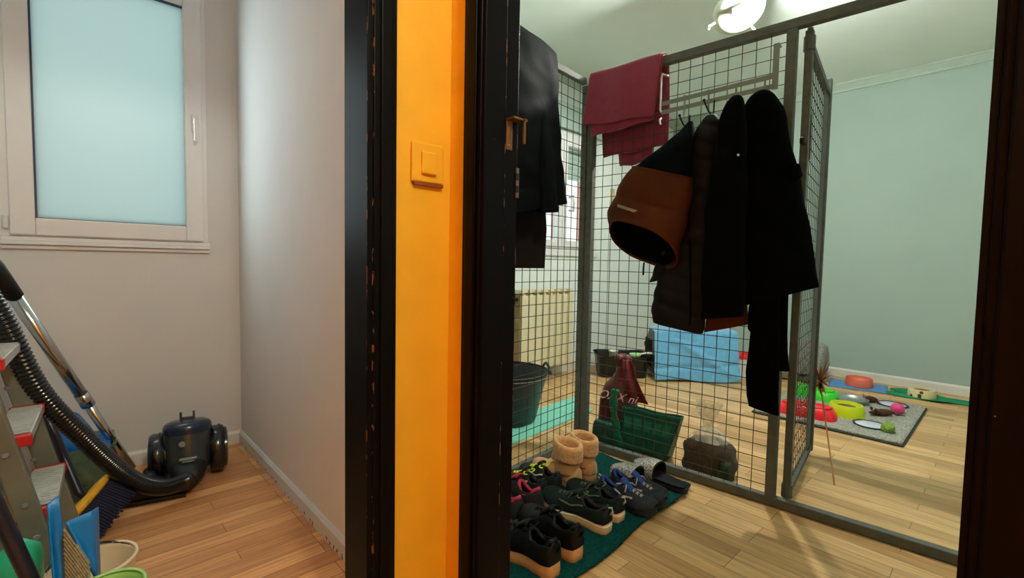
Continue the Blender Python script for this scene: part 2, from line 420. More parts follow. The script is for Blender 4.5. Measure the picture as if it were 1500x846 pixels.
bm = NB(); tube(bm, [(2.990, FAC - .028, 1.45), (2.992, FAC - .07, 1.46), (2.992, FAC - .078, 1.40), (2.992, FAC - .07, 1.335), (2.990, FAC - .028, 1.345)], .010, 8)
obj('handle', bm, trim_white, win2, smooth=True)
bm = NB(); bx(bm, x0 - .1, x1 + .1, FAC - .05, FAC, z1 + .06, z1 + .26); obj('shutter_box', bm, wall_mint_dim, win2, mods=[BEV(.004)])

# added window: unseen opening in the near wall, made to brighten the cat room
x0, x1, z0, z1 = W3
bm = NB(); rect_frame(bm, x0 - .03, x1 + .03, z0 - .03, z1 + .03, .06, NEARY - .06, NEARY + .012); bx(bm, 2.42, 2.48, NEARY - .05, NEARY + .005, z0, z1)
win3 = struct('added_window', bm, pvc, mods=[BEV(.003)])
obj('pane', box(x0 + .02, x1 - .02, NEARY - .04, NEARY - .036, z0 + .02, z1 - .02), clear, win3)
# outside the window
brick = M_brickwall('red_brick'); white_render = M('white_render', (246, 246, 248), 0.8, var=0.02)
bld = thing('outside_building', (0, 0, 0), 'red brick building with white bands seen through the cat room window', 'building')
bm = NB(); bx(bm, 8, 30, 14, 20, -8, 14); obj('brick_wall', bm, brick, bld)
bm = NB()
for k in range(6): bx(bm, 9.0 + k * 1.75, 10.0 + k * 1.75, 13.9, 14, -7.5, 13)
obj('white_band', bm, white_render, bld)

# ------------------------------------------------------------------ light switch
PY_ = AY
paint = wall_yellow
sw = thing('light_switch', (.594, AY, 1.128), 'square light switch painted over in wall yellow between the doorways', 'light switch')
bm = NB(); bx(bm, -.042, .042, -.010, 0, -.049, .041); obj('plate', bm, paint, sw, mods=[BEV(.006, 3)])
bm = NB(); bx(bm, -.020, .020, -.0165, -.008, -.030, .020); obj('rocker', bm, paint, sw, mods=[BEV(.003)])
strip_m = M('dark_orange_strip', (120, 64, 12), 0.7, var=.1)
bm = NB(); bx(bm, -.036, .042, -.0085, -.001, -.055, -.0485); obj('dark_strip', bm, strip_m, sw)  # dark orange strip along the plate's lower edge

# ------------------------------------------------------------------ old door hardware on the cat room jamb
brass = M('aged_brass', (118, 80, 38), 0.5, metal=0.6, var=.2, vs=60)
dsteel = M('tarnished_steel', (112, 96, 80), 0.45, metal=0.7, var=.2, vs=40)
br_ = thing('brass_bracket', (BX + .060, DR1 + .003, 1.20), 'small brass angle bracket screwed to the dark door jamb', 'bracket')
bm = NB(); bx(bm, -.006, .012, -.003, 0, -.045, .022); obj('plate', bm, brass, br_, mods=[BEV(.001)])
bm = NB(); bx(bm, -.006, .030, -.026, 0, .020, .024); bx(bm, .024, .036, -.026, -.010, .020, .025); obj('arm', bm, brass, br_)
bm = NB(); bx(bm, .026, .031, -.026, -.021, -.030, .022); obj('pin', bm, brass, br_)
for zz in (-.036, 0.004):
    bm = lathe([(.0042, 0), (.003, .0015)], 10, cap1=True, mtx=Matrix.Translation((.003, -.003, zz)) @ Matrix.Rotation(PI / 2, 4, 'X')); obj('screw', bm, dsteel, br_)
st_ = thing('strike_plate', (BX2, DR1 + .0035, 1.085), 'steel lock strike plate with two dark holes on the door jamb edge', 'strike plate')
bm = NB(); bx(bm, -.002, .0065, -.004, .012, -.034, .034); obj('plate', bm, dsteel, st_, mods=[BEV(.001)])
hole_m = M('black_recess', (6, 6, 6), 0.9, var=0)
for zz in (.014, -.014):
    bm = NB(); bx(bm, -.0025, -.0005, -.0045, .008, zz - .008, zz + .008); bx(bm, 0, .005, -.0048, -.003, zz - .008, zz + .008); obj('hole', bm, hole_m, st_, mods=[BEV(.002)])

# ------------------------------------------------------------------ wire cage partition (own axes: s along the front, l along the side panel, z up)
CA = math.radians(5.4); C0 = Vector((1.84, 1.44, 0))
ES = Vector((math.sin(CA), -math.cos(CA), 0)); EL = Vector((-math.cos(CA), -math.sin(CA), 0))
def K(s, l, z): return C0 + ES * s + EL * l + Vector((0, 0, z))
galv = M('dull_galvanised_steel', (92, 95, 88), 0.75, metal=0.15, var=.16, vs=35)
wire_m = M('galvanised_wire', (64, 66, 58), 0.8, metal=0.05, spec=.2, var=.1, vs=60)
CH = 1.795
def kbar(bm, a, b, w=.034, h=.034): return bar(bm, K(*a), K(*b), w, h)
def wires(bm, at, u0, u1, z0, z1, us, zs, r=.00165):
    for u in us: tube(bm, [at(u, z0), at(u, z1)], r, 5, cap=False)
    for z in zs: tube(bm, [at(u0, z), at(u1, z)], r, 5, cap=False)

cf = thing('wire_fence', K(0, 0, 0), 'wide grey wire mesh cage front with an open doorway at its right end', 'wire panel', rz=0)
def local(o, p):  # keep world geometry while parenting under an Empty that stands at p
    o.parent = p; o.matrix_parent_inverse = Matrix.Translation(-Vector(p.location)); return o
def kpart(name, bm, mat, p, **k): return local(obj(name, bm, mat, None, **k), p)
kpart('top_rail', kbar(NB(), (-.0, 0, CH - .017), (1.75, 0, CH - .017)), galv, cf, mods=[BEV(.003)])
kpart('bottom_rail', kbar(NB(), (0, 0, .019), (1.75, 0, .019)), galv, cf, mods=[BEV(.003)])
for s in (.017, .853, 1.62): kpart('post', kbar(NB(), (s, 0, .036), (s, 0, CH - .034)), galv, cf, mods=[BEV(.003)])
bm = NB(); wires(bm, lambda s, z: K(s, .004, z), .034, .836, .036, CH - .034, [.035 + .05 * k for k in range(1, 16)], [.022 + .05 * k for k in range(1, 36)])
kpart('wire_mesh', bm, wire_m, cf)
bm = NB(); 
for s in (.05, .80): bx(bm, -.012, .012, -.012, .012, 0, .05)
bm.free()

cs = thing('wire_fence', K(0, 0, 0), 'grey wire mesh cage side running from the corner post to the door wall', 'wire panel')
kpart('top_rail', kbar(NB(), (-.02, .02, CH - .017), (-.02, 1.085, CH - .017), .026, .030), galv, cs, mods=[BEV(.003)])
kpart('bottom_rail', kbar(NB(), (-.02, .02, .019), (-.02, 1.085, .019), .026, .034), galv, cs, mods=[BEV(.003)])
for l in (.002, 1.07): kpart('post', kbar(NB(), (-.02, l, .036), (-.02, l, CH - .034), .030, .030), galv, cs, mods=[BEV(.003)])
bm = NB(); wires(bm, lambda l, z: K(-.018, l, z), .012, 1.07, .036, CH - .034, [.06 + .05 * k for k in range(0, 20)], [.022 + .05 * k for k in range(1, 36)])
kpart('wire_mesh', bm, wire_m, cs)

# gate, swung open into the cat room
GH = K(.902, -.02, 0); GE = Vector((2.585, .632, 0)); GD = (GE - GH).normalized(); GL = (GE - GH).length
GN = Vector((GD.y, -GD.x, 0))
def G(d, o, z): return GH + GD * d + GN * o + Vector((0, 0, z))
gt = thing('cage_gate', GH, 'narrow wire mesh gate of the cage standing open into the cat room', 'gate')
def gp(name, bm, mat, **k): return kpart(name, bm, mat, gt, **k)
gp('hinge_stile', bar(NB(), G(.012, 0, .045), G(.012, 0, CH - .04), .026, .026), galv, mods=[BEV(.002)])
gp('end_stile', bar(NB(), G(GL - .015, 0, .03), G(GL - .015, 0, CH - .02), .028, .028), galv, mods=[BEV(.002)])
gp('gate_rail', bar(NB(), G(.02, 0, .05), G(GL - .02, 0, .05), .022, .026), galv, mods=[BEV(.002)])
gp('gate_rail', bar(NB(), G(.02, 0, CH - .085), G(GL - .02, 0, CH - .085), .022, .026), galv, mods=[BEV(.002)])
gp('stiffener', bar(NB(), G(GL - .085, 0, .05), G(GL - .085, 0, CH - .09), .004, .10), galv)
bm = NB(); wires(bm, lambda d, z: G(d, -.003, z), .02, GL - .03, .05, CH - .08, [.02 + .05 * k for k in range(1, int(GL / .05))], [.022 + .05 * k for k in range(1, 34)])
gp('wire_mesh', bm, wire_m)
bm = NB(); tube(bm, [G(.012, 0, CH - .11), G(.012, 0, CH - .06)], .019, 10); tube(bm, [G(.012, 0, CH - .06), G(.012, 0, CH - .03)], .010, 8); gp('hinge', bm, galv)
bm = NB(); tube(bm, [G(.012, 0, .036), G(.012, 0, .085)], .019, 10); gp('hinge', bm, galv)
dark_iron = M('dark_iron', (34, 34, 32), 0.5, metal=.6, var=.1)
bm = NB(); tube(bm, [G(GL - .01, -.012, .905), G(GL + .028, -.012, .905), G(GL + .036, -.012, .895), G(GL + .036, -.012, .835), G(GL + .028, -.012, .826), G(GL - .01, -.012, .826)], .0035, 6)
gp('latch_handle', bm, dark_iron)
bm = NB(); tube(bm, [G(GL - .05, -.012, .842), G(GL + .05, -.012, .842)], .0045, 6); gp('latch_bolt', bm, dark_iron)
bm = NB(); bx(bm, -.03, .004, -.008, .008, -.012, .012, mtx=Matrix.Translation(G(.0, 0, 1.36))); gp('stop', bm, dark_iron, mods=[BEV(.005)])
rag_m = M('grey_brown_cloth', (92, 90, 78), 0.9, var=.2, vs=60)
rg = grid(10, 10, lambda u, v: G(.03 + .20 * u, -.012 + .006 * math.sin(9 * u), 1.335 + (.10 + .10 * u - .05 * abs(u - .7)) * v + .01 * math.sin(7 * u)))
tag(obj('cloth_rag', rg, rag_m, smooth=True, mods=[SOL(.004)]), 'small grey brown rag stuffed in the upper mesh of the open gate', 'rag')

# wooden cat wand leaning against the open gate
stick_m = M('pale_stick_wood', (176, 124, 66), 0.6, var=.15)
feather = M('brown_feathers', (150, 86, 44), 0.8, var=.35, vs=90)
S0 = Vector((2.295, .465, .004)); S1 = Vector((2.575, .600, .36))
wd = thing('cat_wand', S0, 'thin wooden cat wand with brown feathers leaning on the open gate', 'cat toy')
kpart('stick', tube(NB(), [S0, S1], .0035, 8), stick_m, wd)
bm = NB()
for k in range(34):
    a = R.uniform(0, 2 * PI); d = Vector((math.cos(a) * .03, math.sin(a) * .03, R.uniform(-.055, .085)))
    p = S1 + Vector((0, 0, .01)); sd = d.cross(Vector((0, 0, 1))).normalized() * .006
    vs = [bm.verts.new(q) for q in (p, p + d * .6 + sd, p + d * 1.25, p + d * .6 - sd)]; bm.faces.new(vs)
kpart('feather_tuft', bm, feather, wd, mods=[SOL(.0015)])
kpart('grip', tube(NB(), [S1 - (S1 - S0) * .06, S1], .007, 8), dark_iron, wd)

# ------------------------------------------------------------------ coat rack hooked on the mesh
rack_m = M('grey_painted_rack', (128, 134, 126), 0.7, metal=.1, var=.08)
white_m = M('white_coated_wire', (226, 226, 220), 0.4, var=.03)
rk = thing('coat_rack', K(.37, .03, 1.56), 'grey metal hook rack hung on the cage mesh above the coats', 'coat rack')
bm = NB(); bar(bm, K(.372, .022, 1.592), K(.815, .022, 1.604), .004, .017); kpart('rail', bm, rack_m, rk)
bm = NB(); bar(bm, K(.372, .022, 1.556), K(.815, .022, 1.568), .004, .017); kpart('rail', bm, rack_m, rk)
for s in (.475, .572, .675, .775):
    bm = NB(); bar(bm, K(s, .026, 1.52), K(s, .026, 1.605), .004, .012); kpart('bracket', bm, rack_m, rk)
bm = NB(); bar(bm, K(.808, .024, 1.555), K(.808, .024, 1.718), .02, .005); bar(bm, K(.808, .024, 1.716), K(.808, -.012, 1.716), .018, .005); kpart('hanger', bm, rack_m, rk)
bm = NB(); tube(bm, [K(.385, -.008, 1.715), K(.374, .026, 1.717), K(.371, .028, 1.70), K(.371, .028, 1.566), K(.376, .03, 1.556)], .0042, 8); kpart('hanger', bm, white_m, rk)
bm = NB(); tube(bm, [K(.378, .03, 1.53), K(.378, .045, 1.52), K(.384, .05, 1.498)], .004, 8); kpart('hook', bm, white_m, rk)
for s, zz in ((.50, 1.47), (.595, 1.51), (.70, 1.455), (.79, 1.46)):
    bm = NB(); tube(bm, [K(s, .028, zz + .05), K(s, .030, zz), K(s - .004, .045, zz - .012), K(s - .01, .075, zz + .008), K(s - .017, .092, zz + .034)], .0032, 8)
    p = K(s - .017, .092, zz + .036); bmesh.ops.create_uvsphere(bm, u_segments=8, v_segments=6, radius=.0062, matrix=Matrix.Translation(p))
    kpart('hook', bm, dark_iron, rk)

# ------------------------------------------------------------------ garments
def garment_bm(levels, at, n=44, rows=60, fold=(0, 3, 0), quilt=None, e=.72, lmin=.013, jitter=0.0, cap_top=True, seed=0):
    """levels: (v, z, uL, uR, dC, dH, tilt_u, tilt_d) with v rising from 0 at the top"""
    rings = []
    v0, v1 = levels[0][0], levels[-1][0]
    for i in range(rows + 1):
        v = v0 + (v1 - v0) * i / rows
        _, z, uL, uR, dC, dH, tu, td = lerp_table(levels, v)
        um, hw = (uL + uR) / 2, (uR - uL) / 2; ring = []
        for k in range(n):
            th = 2 * PI * k / n
            cu, sd = sp(math.cos(th), e), sp(math.sin(th), e)
            u = um + hw * cu; d = dC + dH * sd
            zz = z + tu * (u - um) + td * (d - dC)
            if fold[0]: d += fold[0] * min(1, 2.2 * i / rows) * math.sin(fold[1] * (u - um) / .1 + fold[2] + 1.3 * math.sin(zz * 6 + seed))
            if quilt:
                q = quilt[1] * (abs(math.sin(PI * (zz + quilt[2] * (u - um)) / quilt[0])) ** .6 - .5)
                d += q * sd; u += q * .6 * cu
            if jitter:
                p = Vector((u * 9 + seed, d * 9, zz * 9)); nn = noise.noise(p); u += jitter * nn * .6; d += jitter * noise.noise(p * 1.7 + Vector((3, 1, 2)))
            ring.append(at(u, max(lmin, d), zz))
        rings.append(ring)
    return loft(rings, cap0=cap_top)
FR = lambda u, d, z: K(u, d, z)                  # hangs on the cage front
SD = lambda u, d, z: K(d, u, z)                  # hangs on the side panel
def L_(rows): # adds the running parameter
    return [(-r[0],) + tuple(r) + (0, 0) if len(r) == 5 else (-r[0],) + tuple(r) for r in rows]

navy = M('blue_black_shell_fabric', (7, 10, 14), 0.85, spec=.06, var=.15, vs=20, bump=.15, bs=60)
rust = M('rust_orange_shell_fabric', (80, 36, 10), 0.7, spec=.12, var=.12, vs=12, bump=.25, bs=45)
lining = M('black_lining', (6, 6, 7), 0.9, spec=.05, var=.1)
reflect = M('silver_reflective_tape', (168, 148, 130), 0.4, metal=.3, var=.05)
umber = M('dark_umber_shell_fabric', (30, 25, 23), 0.75, spec=.12, var=.14, vs=18, bump=.25, bs=50)
black = M('black_cloth', (5, 5, 6), 0.9, var=.2, vs=30, bump=.15, bs=160, spec=.05)
black2 = M('black_coat_cloth', (5, 5, 6), 0.9, var=.2, vs=30, spec=.04, bump=.1, bs=140)
rustlin = M('red_brown_lining', (92, 38, 20), 0.75, spec=.1, var=.1)

# jacket A: navy yoke, rust body, opening towards the floor
jk = thing('jacket', K(.54, .06, 1.46), 'rust orange padded jacket with dark blue hood top hanging upside down in a cone', 'jacket', 'coats hung on the cage front')
top = [(1.470, .530, .543, .100, .012), (1.436, .500, .552, .112, .026), (1.403, .464, .554, .125, .036), (1.356, .405, .556, .14, .045), (1.321, .352, .558, .15, .048)]
mid = (1.277, .330, .560, .155, .050, -.30, 0)
bod = [(1.205, .270, .560, .160, .052, -.15, .05), (1.12, .226, .548, .163, .055, -.05, .15), (1.06, .224, .536, .165, .06, -.10, .4), (.985, .236, .512, .165, .074, -.30, 1.05)]
kpart('hood', garment_bm(L_(top + [mid]), FR, rows=26, fold=(.004, 2.2, 0), jitter=.008), navy, jk, smooth=True, mods=[SUB(1)])
kpart('body', garment_bm(L_([mid] + bod), FR, rows=34, fold=(.004, 2.2, .5), quilt=(.115, .012, .29), jitter=.007, cap_top=False), rust, jk, smooth=True, mods=[SOL(.006, 1), SUB(1)])
inner = [(r[0] + .003, r[1] + .012, r[2] - .012, r[3], r[4] - .012) + tuple(r[5:]) for r in [mid] + bod]
kpart('lining', garment_bm(L_(inner), FR, rows=16, cap_top=True), lining, jk, smooth=True)
bm = grid(12, 3, lambda u, v: K(.292 + .104 * u, .2275 + .006 * math.sin(PI * u), 1.140 - .036 * u + .012 * v)); kpart('reflective_strip', bm, reflect, jk, mods=[SOL(.003)])
bm = NB(); tube(bm, [K(.365, .12, .915), K(.363, .12, .895)], .0035, 6); bx(bm, -.004, .004, -.002, .002, -.034, 0, mtx=Matrix.Translation(K(.363, .12, .895))); kpart('zip_pull', bm, lining, jk)

# jacket B: dark brown quilted puffer
jk = thing('jacket', K(.60, .05, 1.49), 'dark brown quilted puffer jacket hanging between the rust jacket and the black coats', 'jacket', 'coats hung on the cage front')
lv = [(1.497, .588, .612, .055, .012), (1.461, .553, .634, .058, .03), (1.39, .520, .625, .060, .040), (1.2, .512, .618, .062, .044), (1.065, .488, .614, .062, .046), (.951, .448, .612, .062, .046),
      (.86, .414, .612, .062, .046), (.76, .392, .610, .064, .046), (.70, .384, .606, .064, .046, .0, 0), (.648, .398, .600, .064, .044, -.14, 0)]
kpart('body', garment_bm(L_([r if len(r) == 7 else r + (0, 0) for r in lv]), FR, n=48, rows=96, quilt=(.066, .011, .30), fold=(.004, 2.0, .3), jitter=.010), umber, jk, smooth=True, mods=[SUB(1)])
lv = [(1.33, .462 + .04, .50 + .03, .085, .02), (1.1, .46, .515, .088, .022), (.95, .42, .475, .085, .024), (.84, .378, .43, .08, .022, .35, 0)]
kpart('sleeve', garment_bm(L_([r if len(r) == 7 else r + (0, 0) for r in lv]), FR, n=24, rows=40, quilt=(.066, .007, .1), jitter=.006), umber, jk, smooth=True)
bm = NB(); tube(bm, [K(.517, .112, 1.38 - .71 * t) + ES * (.02 * math.sin(2 * t) + .03 * t) for t in [k / 12 for k in range(13)]], .0035, 6); kpart('zip', bm, lining, jk)

# jacket G: red brown jacket mostly under the black coat
jk = thing('jacket', K(.66, .05, 1.47), 'red brown jacket almost hidden under the black coats, its hem showing below', 'jacket', 'coats hung on the cage front')
lv = [(1.478, .650, .672, .06, .012), (1.44, .640, .690, .058, .026), (1.3, .628, .690, .058, .032), (.84, .620, .70, .056, .034), (.77, .614, .755, .056, .036), (.664, .606, .765, .056, .036, .30, 0)]
kpart('body', garment_bm(L_([r if len(r) == 7 else r + (0, 0) for r in lv]), FR, rows=50, fold=(.003, 3, 1), jitter=.004), rustlin, jk, smooth=True)

# coat C and D
jk = thing('coat', K(.72, .1, 1.51), 'black hooded coat with narrow rounded top, left of the two black coats', 'coat', 'coats hung on the cage front')
lv = [(1.519, .704, .728, .155, .012), (1.505, .690, .740, .158, .024), (1.489, .678, .746, .162, .028), (1.433, .664, .754, .166, .030), (1.241, .641, .764, .168, .030), (1.043, .623, .772, .168, .030), (.813, .622, .778, .168, .030), (.715, .622, .780, .168, .030, .15, 0)]
kpart('body', garment_bm(L_([r if len(r) == 7 else r + (0, 0) for r in lv]), FR, rows=60, fold=(.006, 3.0, .4), jitter=.012), black, jk, smooth=True, mods=[SUB(1)])
bm = NB(); bmesh.ops.create_uvsphere(bm, u_segments=8, v_segments=6, radius=.0045, matrix=Matrix.Translation(K(.742, .196, 1.295))); kpart('snap_button', bm, white_m, jk)
jk = thing('coat', K(.79, .06, 1.53), 'wide black coat flaring out to the right, right of the two black coats', 'coat', 'coats hung on the cage front')
lv = [(1.541, .772, .792, .085, .012), (1.528, .752, .815, .082, .03), (1.512, .735, .826, .078, .042), (1.47, .712, .852, .074, .050), (1.394, .702, .868, .074, .052), (1.306, .702, .888, .074, .052), (1.225, .702, .908, .074, .052), (1.047, .702, .947, .074, .052),
      (.87, .704, .978, .074, .052, .10, 0), (.792, .712, .988, .074, .050, .34, 0)]
kpart('body', garment_bm(L_([r if len(r) == 7 else r + (0, 0) for r in lv]), FR, rows=64, fold=(.006, 2.4, 2.0), jitter=.012, lmin=.021), black2, jk, smooth=True, mods=[SUB(1)])
bm = garment_bm(L_([(1.26, .880, .912, .09, .02, 0, 0), (1.215, .884, .922, .09, .022, .3, 0), (1.19, .890, .905, .09, .02, .3, 0)]), FR, rows=8, n=16); kpart('collar_flap', bm, black2, jk, smooth=True)
jk = thing('coat', K(.83, .06, 1.3), 'long thin black garment hanging below the wide black coat', 'coat', 'coats hung on the cage front')
lv = [(1.30, .800, .860, .066, .014), (.86, .782, .892, .066, .018), (.74, .766, .896, .074, .022), (.665, .767, .897, .068, .024), (.655, .781, .897, .068, .024), (.60, .780, .900, .066, .026), (.534, .777, .909, .064, .026)]
kpart('body', garment_bm(L_([r if len(r) == 7 else r + (0, 0) for r in lv]), FR, rows=50, fold=(.002, 4, 0)), black2, jk, smooth=True)
lv = [(.85, .79, .87, .096, .008), (.60, .781, .884, .104, .014), (.52, .774, .884, .104, .015), (.43, .781, .886, .104, .015), (.385, .790, .890, .104, .014, -.16, 0)]
kpart('sleeve', garment_bm(L_([r if len(r) == 7 else r + (0, 0) for r in lv]), FR, rows=40, n=28), black2, jk, smooth=True)

# coats on the side panel
sheen = M('black_crinkled_shell', (5, 6, 6), 0.7, spec=.06, var=.2, vs=10, bump=.3, bs=28)
dbrown = M('very_dark_brown_cloth', (28, 20, 18), 0.8, spec=.08, var=.12, bump=.15, bs=120)
jk = thing('jacket', K(.06, .6, 1.76), 'black shell jacket hung over the top of the cage side panel by the doorway', 'jacket', 'jackets by the doorway')
lv = [(1.770, .565, .70, .085, .016), (1.752, .475, .74, .09, .034), (1.725, .428, .78, .098, .044), (1.61, .420, .82, .105, .048), (1.43, .398, .84, .107, .048), (1.293, .379, .86, .107, .048), (1.10, .342, .88, .107, .046, -.20, 0)]
kpart('body', garment_bm(L_([r if len(r) == 7 else r + (0, 0) for r in lv]), SD, rows=60, fold=(.005, 2.2, .8), jitter=.009), sheen, jk, smooth=True, mods=[SUB(1)])
bm = garment_bm(L_([(1.60, .56, .60, .125, .02, 0, 0), (1.35, .50, .58, .145, .024, 0, 0), (1.10, .455, .56, .15, .026, -.1, 0)]), SD, rows=30, n=20, jitter=.006); kpart('sleeve', bm, sheen, jk, smooth=True)
jk = thing('jacket', K(.04, .6, 1.5), 'plain dark brown jacket under the black shell jacket, reaching lower', 'jacket', 'jackets by the doorway')
lv = [(1.55, .47, .70, .026, .010), (1.3, .40, .80, .028, .012), (1.05, .362, .84, .028, .012), (.882, .366, .85, .028, .012)]
kpart('body', garment_bm(L_([r if len(r) == 7 else r + (0, 0) for r in lv]), SD, rows=40, fold=(.003, 2.4, 0)), dbrown, jk, smooth=True)

# maroon towel draped over the front rail
maroon = M('maroon_terry', (142, 36, 64), 0.95, var=.10, vs=40, bump=.5, bs=330, sheen=.35)
def towel_path(pts, n): return catmull(pts, n)
bm = NB()
def drape(sL, sR, prof, nn=34, wob=.004, ph=0.0):
    """prof: list of (l, zL, zR, dsL, dsR) from front hem over the rail to the back hem"""
    def fn(u, v):
        x = u * (len(prof) - 1); k = min(int(x), len(prof) - 2); t = x - k; t = t * t * (3 - 2 * t) if k % 2 == 0 else t
        a, b = prof[k], prof[k + 1]; q = [a[i] + (b[i] - a[i]) * t for i in range(5)]
        s = (sL + q[3]) * (1 - v) + (sR + q[4]) * v; z = q[1] * (1 - v) + q[2] * v
        return K(s, q[0] + wob * math.sin(11 * v + 5 * u + ph) * (1 if abs(q[0]) > .025 else 0), z + .003 * math.sin(9 * v + ph))
    grid(nn, 26, fn, bm)
drape(.0, .372, [(.034, 1.503, 1.527, .035, -.03), (.036, 1.56, 1.58, .025, -.02), (.031, 1.70, 1.72, .018, 0), (.024, 1.795, 1.792, .016, .002), (.0, 1.806, 1.806, .016, .006), (-.024, 1.795, 1.794, .02, .01), (-.034, 1.7, 1.7, .03, .012), (-.036, 1.56, 1.56, .045, .015), (-.036, 1.415, 1.43, .055, .012)])
drape(.0, .372, [(.049, 1.560, 1.540, -.012, -.022), (.048, 1.62, 1.62, .0, -.012), (.042, 1.72, 1.72, .012, -.004), (.033, 1.80, 1.80, .018, .0), (.0, 1.815, 1.815, .018, .004), (-.033, 1.80, 1.80, .02, .008), (-.050, 1.70, 1.70, .06, .0), (-.052, 1.52, 1.52, .12, -.06), (-.052, 1.365, 1.372, .14, -.07)], ph=1)
tag(obj('towel', bm, maroon, smooth=True, mods=[SOL(.006), SUB(1)]), 'maroon towel folded over the top rail at the cage corner', 'towel')

# ------------------------------------------------------------------ ceiling lamp (bare bulb on a round plate)
plate_m = M('pale_enamel_plate', (196, 204, 186), 0.3, var=.03)
socket_m = M('grey_lamp_socket', (120, 116, 120), 0.5, var=.1)
LP = Vector((2.564, 1.047, CEIL))
lp = thing('ceiling_lamp', LP, 'round ceiling lamp plate without its shade, one bare bulb burning', 'ceiling lamp')
tilt = Matrix.Translation(LP + Vector((0, 0, -.21))) @ Matrix.Rotation(math.radians(-32), 4, Vector((.68, -.73, 0)))
kpart('base_plate', lathe([(.0, -.010), (.085, -.012), (.105, -.004), (.124, .012), (.128, .020), (.118, .026), (.0, .028)], 40, cap0=False, mtx=tilt), plate_m, lp, smooth=True)
kpart('mount', lathe([(.012, 0), (.012, .17), (.05, .185), (.055, .20)], 20, cap1=True, mtx=Matrix.Translation(LP - Vector((0, 0, .20)))), plate_m, lp)
def onplate(x, y, z): return tilt @ Vector((x, y, z))
cdir = Vector((-.68, -.73, 0))
a0 = onplate(-.03, -.03, -.03); a1 = onplate(.03, -.055, -.05)
BULB = onplate(-.034, -.084, -.045)
kpart('socket', tube(NB(), [onplate(-.060, .015, -.034), onplate(-.042, -.055, -.042)], .017, 14), socket_m, lp)
kpart('socket_bracket', lathe([(.022, -.03), (.022, -.008)], 16, cap0=True, mtx=tilt @ Matrix.Translation((-.045, -.005, 0))), plate_m, lp)
bulb_m = M('glowing_bulb', (255, 255, 240), 0.3, var=0, emit=(250, 255, 228), es=60.0)
kpart('bulb', lathe([(.003, -.028), (.014, -.022), (.020, -.008), (.019, .006), (.012, .02), (.010, .03)], 20, cap1=True, mtx=Matrix.Translation(BULB) @ (onplate(-.042, -.055, -.042) - BULB).to_track_quat('Z', 'Y').to_matrix().to_4x4()), bulb_m, lp, smooth=True)
for a in (-2.2, -.15, 1.9):
    p = onplate(.118 * math.cos(a), .118 * math.sin(a), 0); q = onplate(.15 * math.cos(a), .15 * math.sin(a), -.006); r_ = onplate(.152 * math.cos(a), .152 * math.sin(a), -.03)
    kpart('shade_clip', tube(NB(), [p, q, r_], .006, 8), plate_m, lp)
bm = NB()
for k in range(10):
    x, y = .03 + .05 * R.random(), .005 + .05 * R.random()
    bm2 = Matrix.Translation(onplate(x, y, -.0125)) @ tilt.to_3x3().to_4x4()
    lathe([(.0035, -.0008), (.0035, .002)], 8, bm=bm, mtx=bm2)
kpart('vent_holes', bm, dark_iron, lp)

# ------------------------------------------------------------------ lumber room: vacuum cleaner
gloss_black = M('glossy_black_plastic', (12, 12, 14), 0.22, var=.1, coat=.3)
matt_black = M('matt_black_plastic', (16, 16, 17), 0.55, var=.1)
navy_pl = M('dark_blue_plastic', (20, 38, 62), 0.25, var=.1, coat=.3)
smoke = M('smoked_clear_plastic', (46, 54, 54), 0.28, var=.1, coat=.4)
chrome = M('chromed_tube', (200, 204, 204), 0.16, metal=1.0, var=.04)
VC = Vector((.325, 2.285, 0)); VA = math.atan2(-.15, .98)
vac = thing('vacuum_cleaner', VC, 'black bagless vacuum cleaner with big side wheels on the floor by the back wall', 'vacuum cleaner', rz=VA)
for sx in (-1, 1):
    bm = NB(); m_ = Matrix.Translation((sx * .101 + .004, .01, .096)) @ Matrix.Rotation(PI / 2, 4, 'Y')
    lathe([(.060, -.034), (.088, -.030), (.095, -.020), (.095, .012), (.090, .020), (.082, .022), (.082, .030), (.070, .034), (.03, .036)], 40, cap0=True, cap1=True, bm=bm, mtx=m_)
    wh = obj('wheel', bm, gloss_black, vac, smooth=True, mods=[('EDGE_SPLIT', dict(split_angle=.7))])
    bm = NB(); lathe([(.086, .0), (.0965, .002), (.0965, .008), (.086, .010)], 40, cap0=False, bm=bm, mtx=m_); obj('tyre_band', bm, matt_black, wh)
bm = NB(); rings = []
for t in [k / 16 for k in range(17)]:       # main body between the wheels
    y = -.17 + .30 * t; w = .064 * (1 - abs(2 * t - 1.05) ** 3 * .5); h = .045 + .045 * math.sin(PI * min(1, t * 1.05)) ** .7
    rings.append([Vector((w * sp(math.cos(2 * PI * k / 24), .7), y, .022 + h * .5 + h * .55 * sp(math.sin(2 * PI * k / 24), .7))) for k in range(24)])
loft(rings, cap0=True, cap1=True, bm=bm); obj('body', bm, matt_black, vac, smooth=True)
tm = Matrix.Translation((0, -.035, .085)) @ Matrix.Rotation(math.radians(-8), 4, 'X')
cup = obj('dust_cup', lathe([(.060, -.05), (.076, -.03), (.080, .0), (.080, .115), (.078, .120)], 36, cap0=True, cap1=True, mtx=tm), smoke, vac, smooth=True, mods=[('EDGE_SPLIT', dict(split_angle=.7))])
obj('cup_lid', lathe([(.083, .110), (.084, .126), (.083, .136), (.076, .148), (.058, .156), (.02, .160)], 36, cap0=True, cap1=True, mtx=tm), navy_pl, vac, smooth=True, mods=[('EDGE_SPLIT', dict(split_angle=.8))])
bm = NB()
for x in (-.022, .022): bx(bm, x - .004, x + .004, -.012, .012, .150, .190, mtx=tm)
bx(bm, -.022, .022, -.006, .006, .156, .170, mtx=tm); obj('carry_handle', bm, navy_pl, vac, mods=[BEV(.002)])
badge = M('grey_badge', (120, 126, 128), 0.4, var=.2)
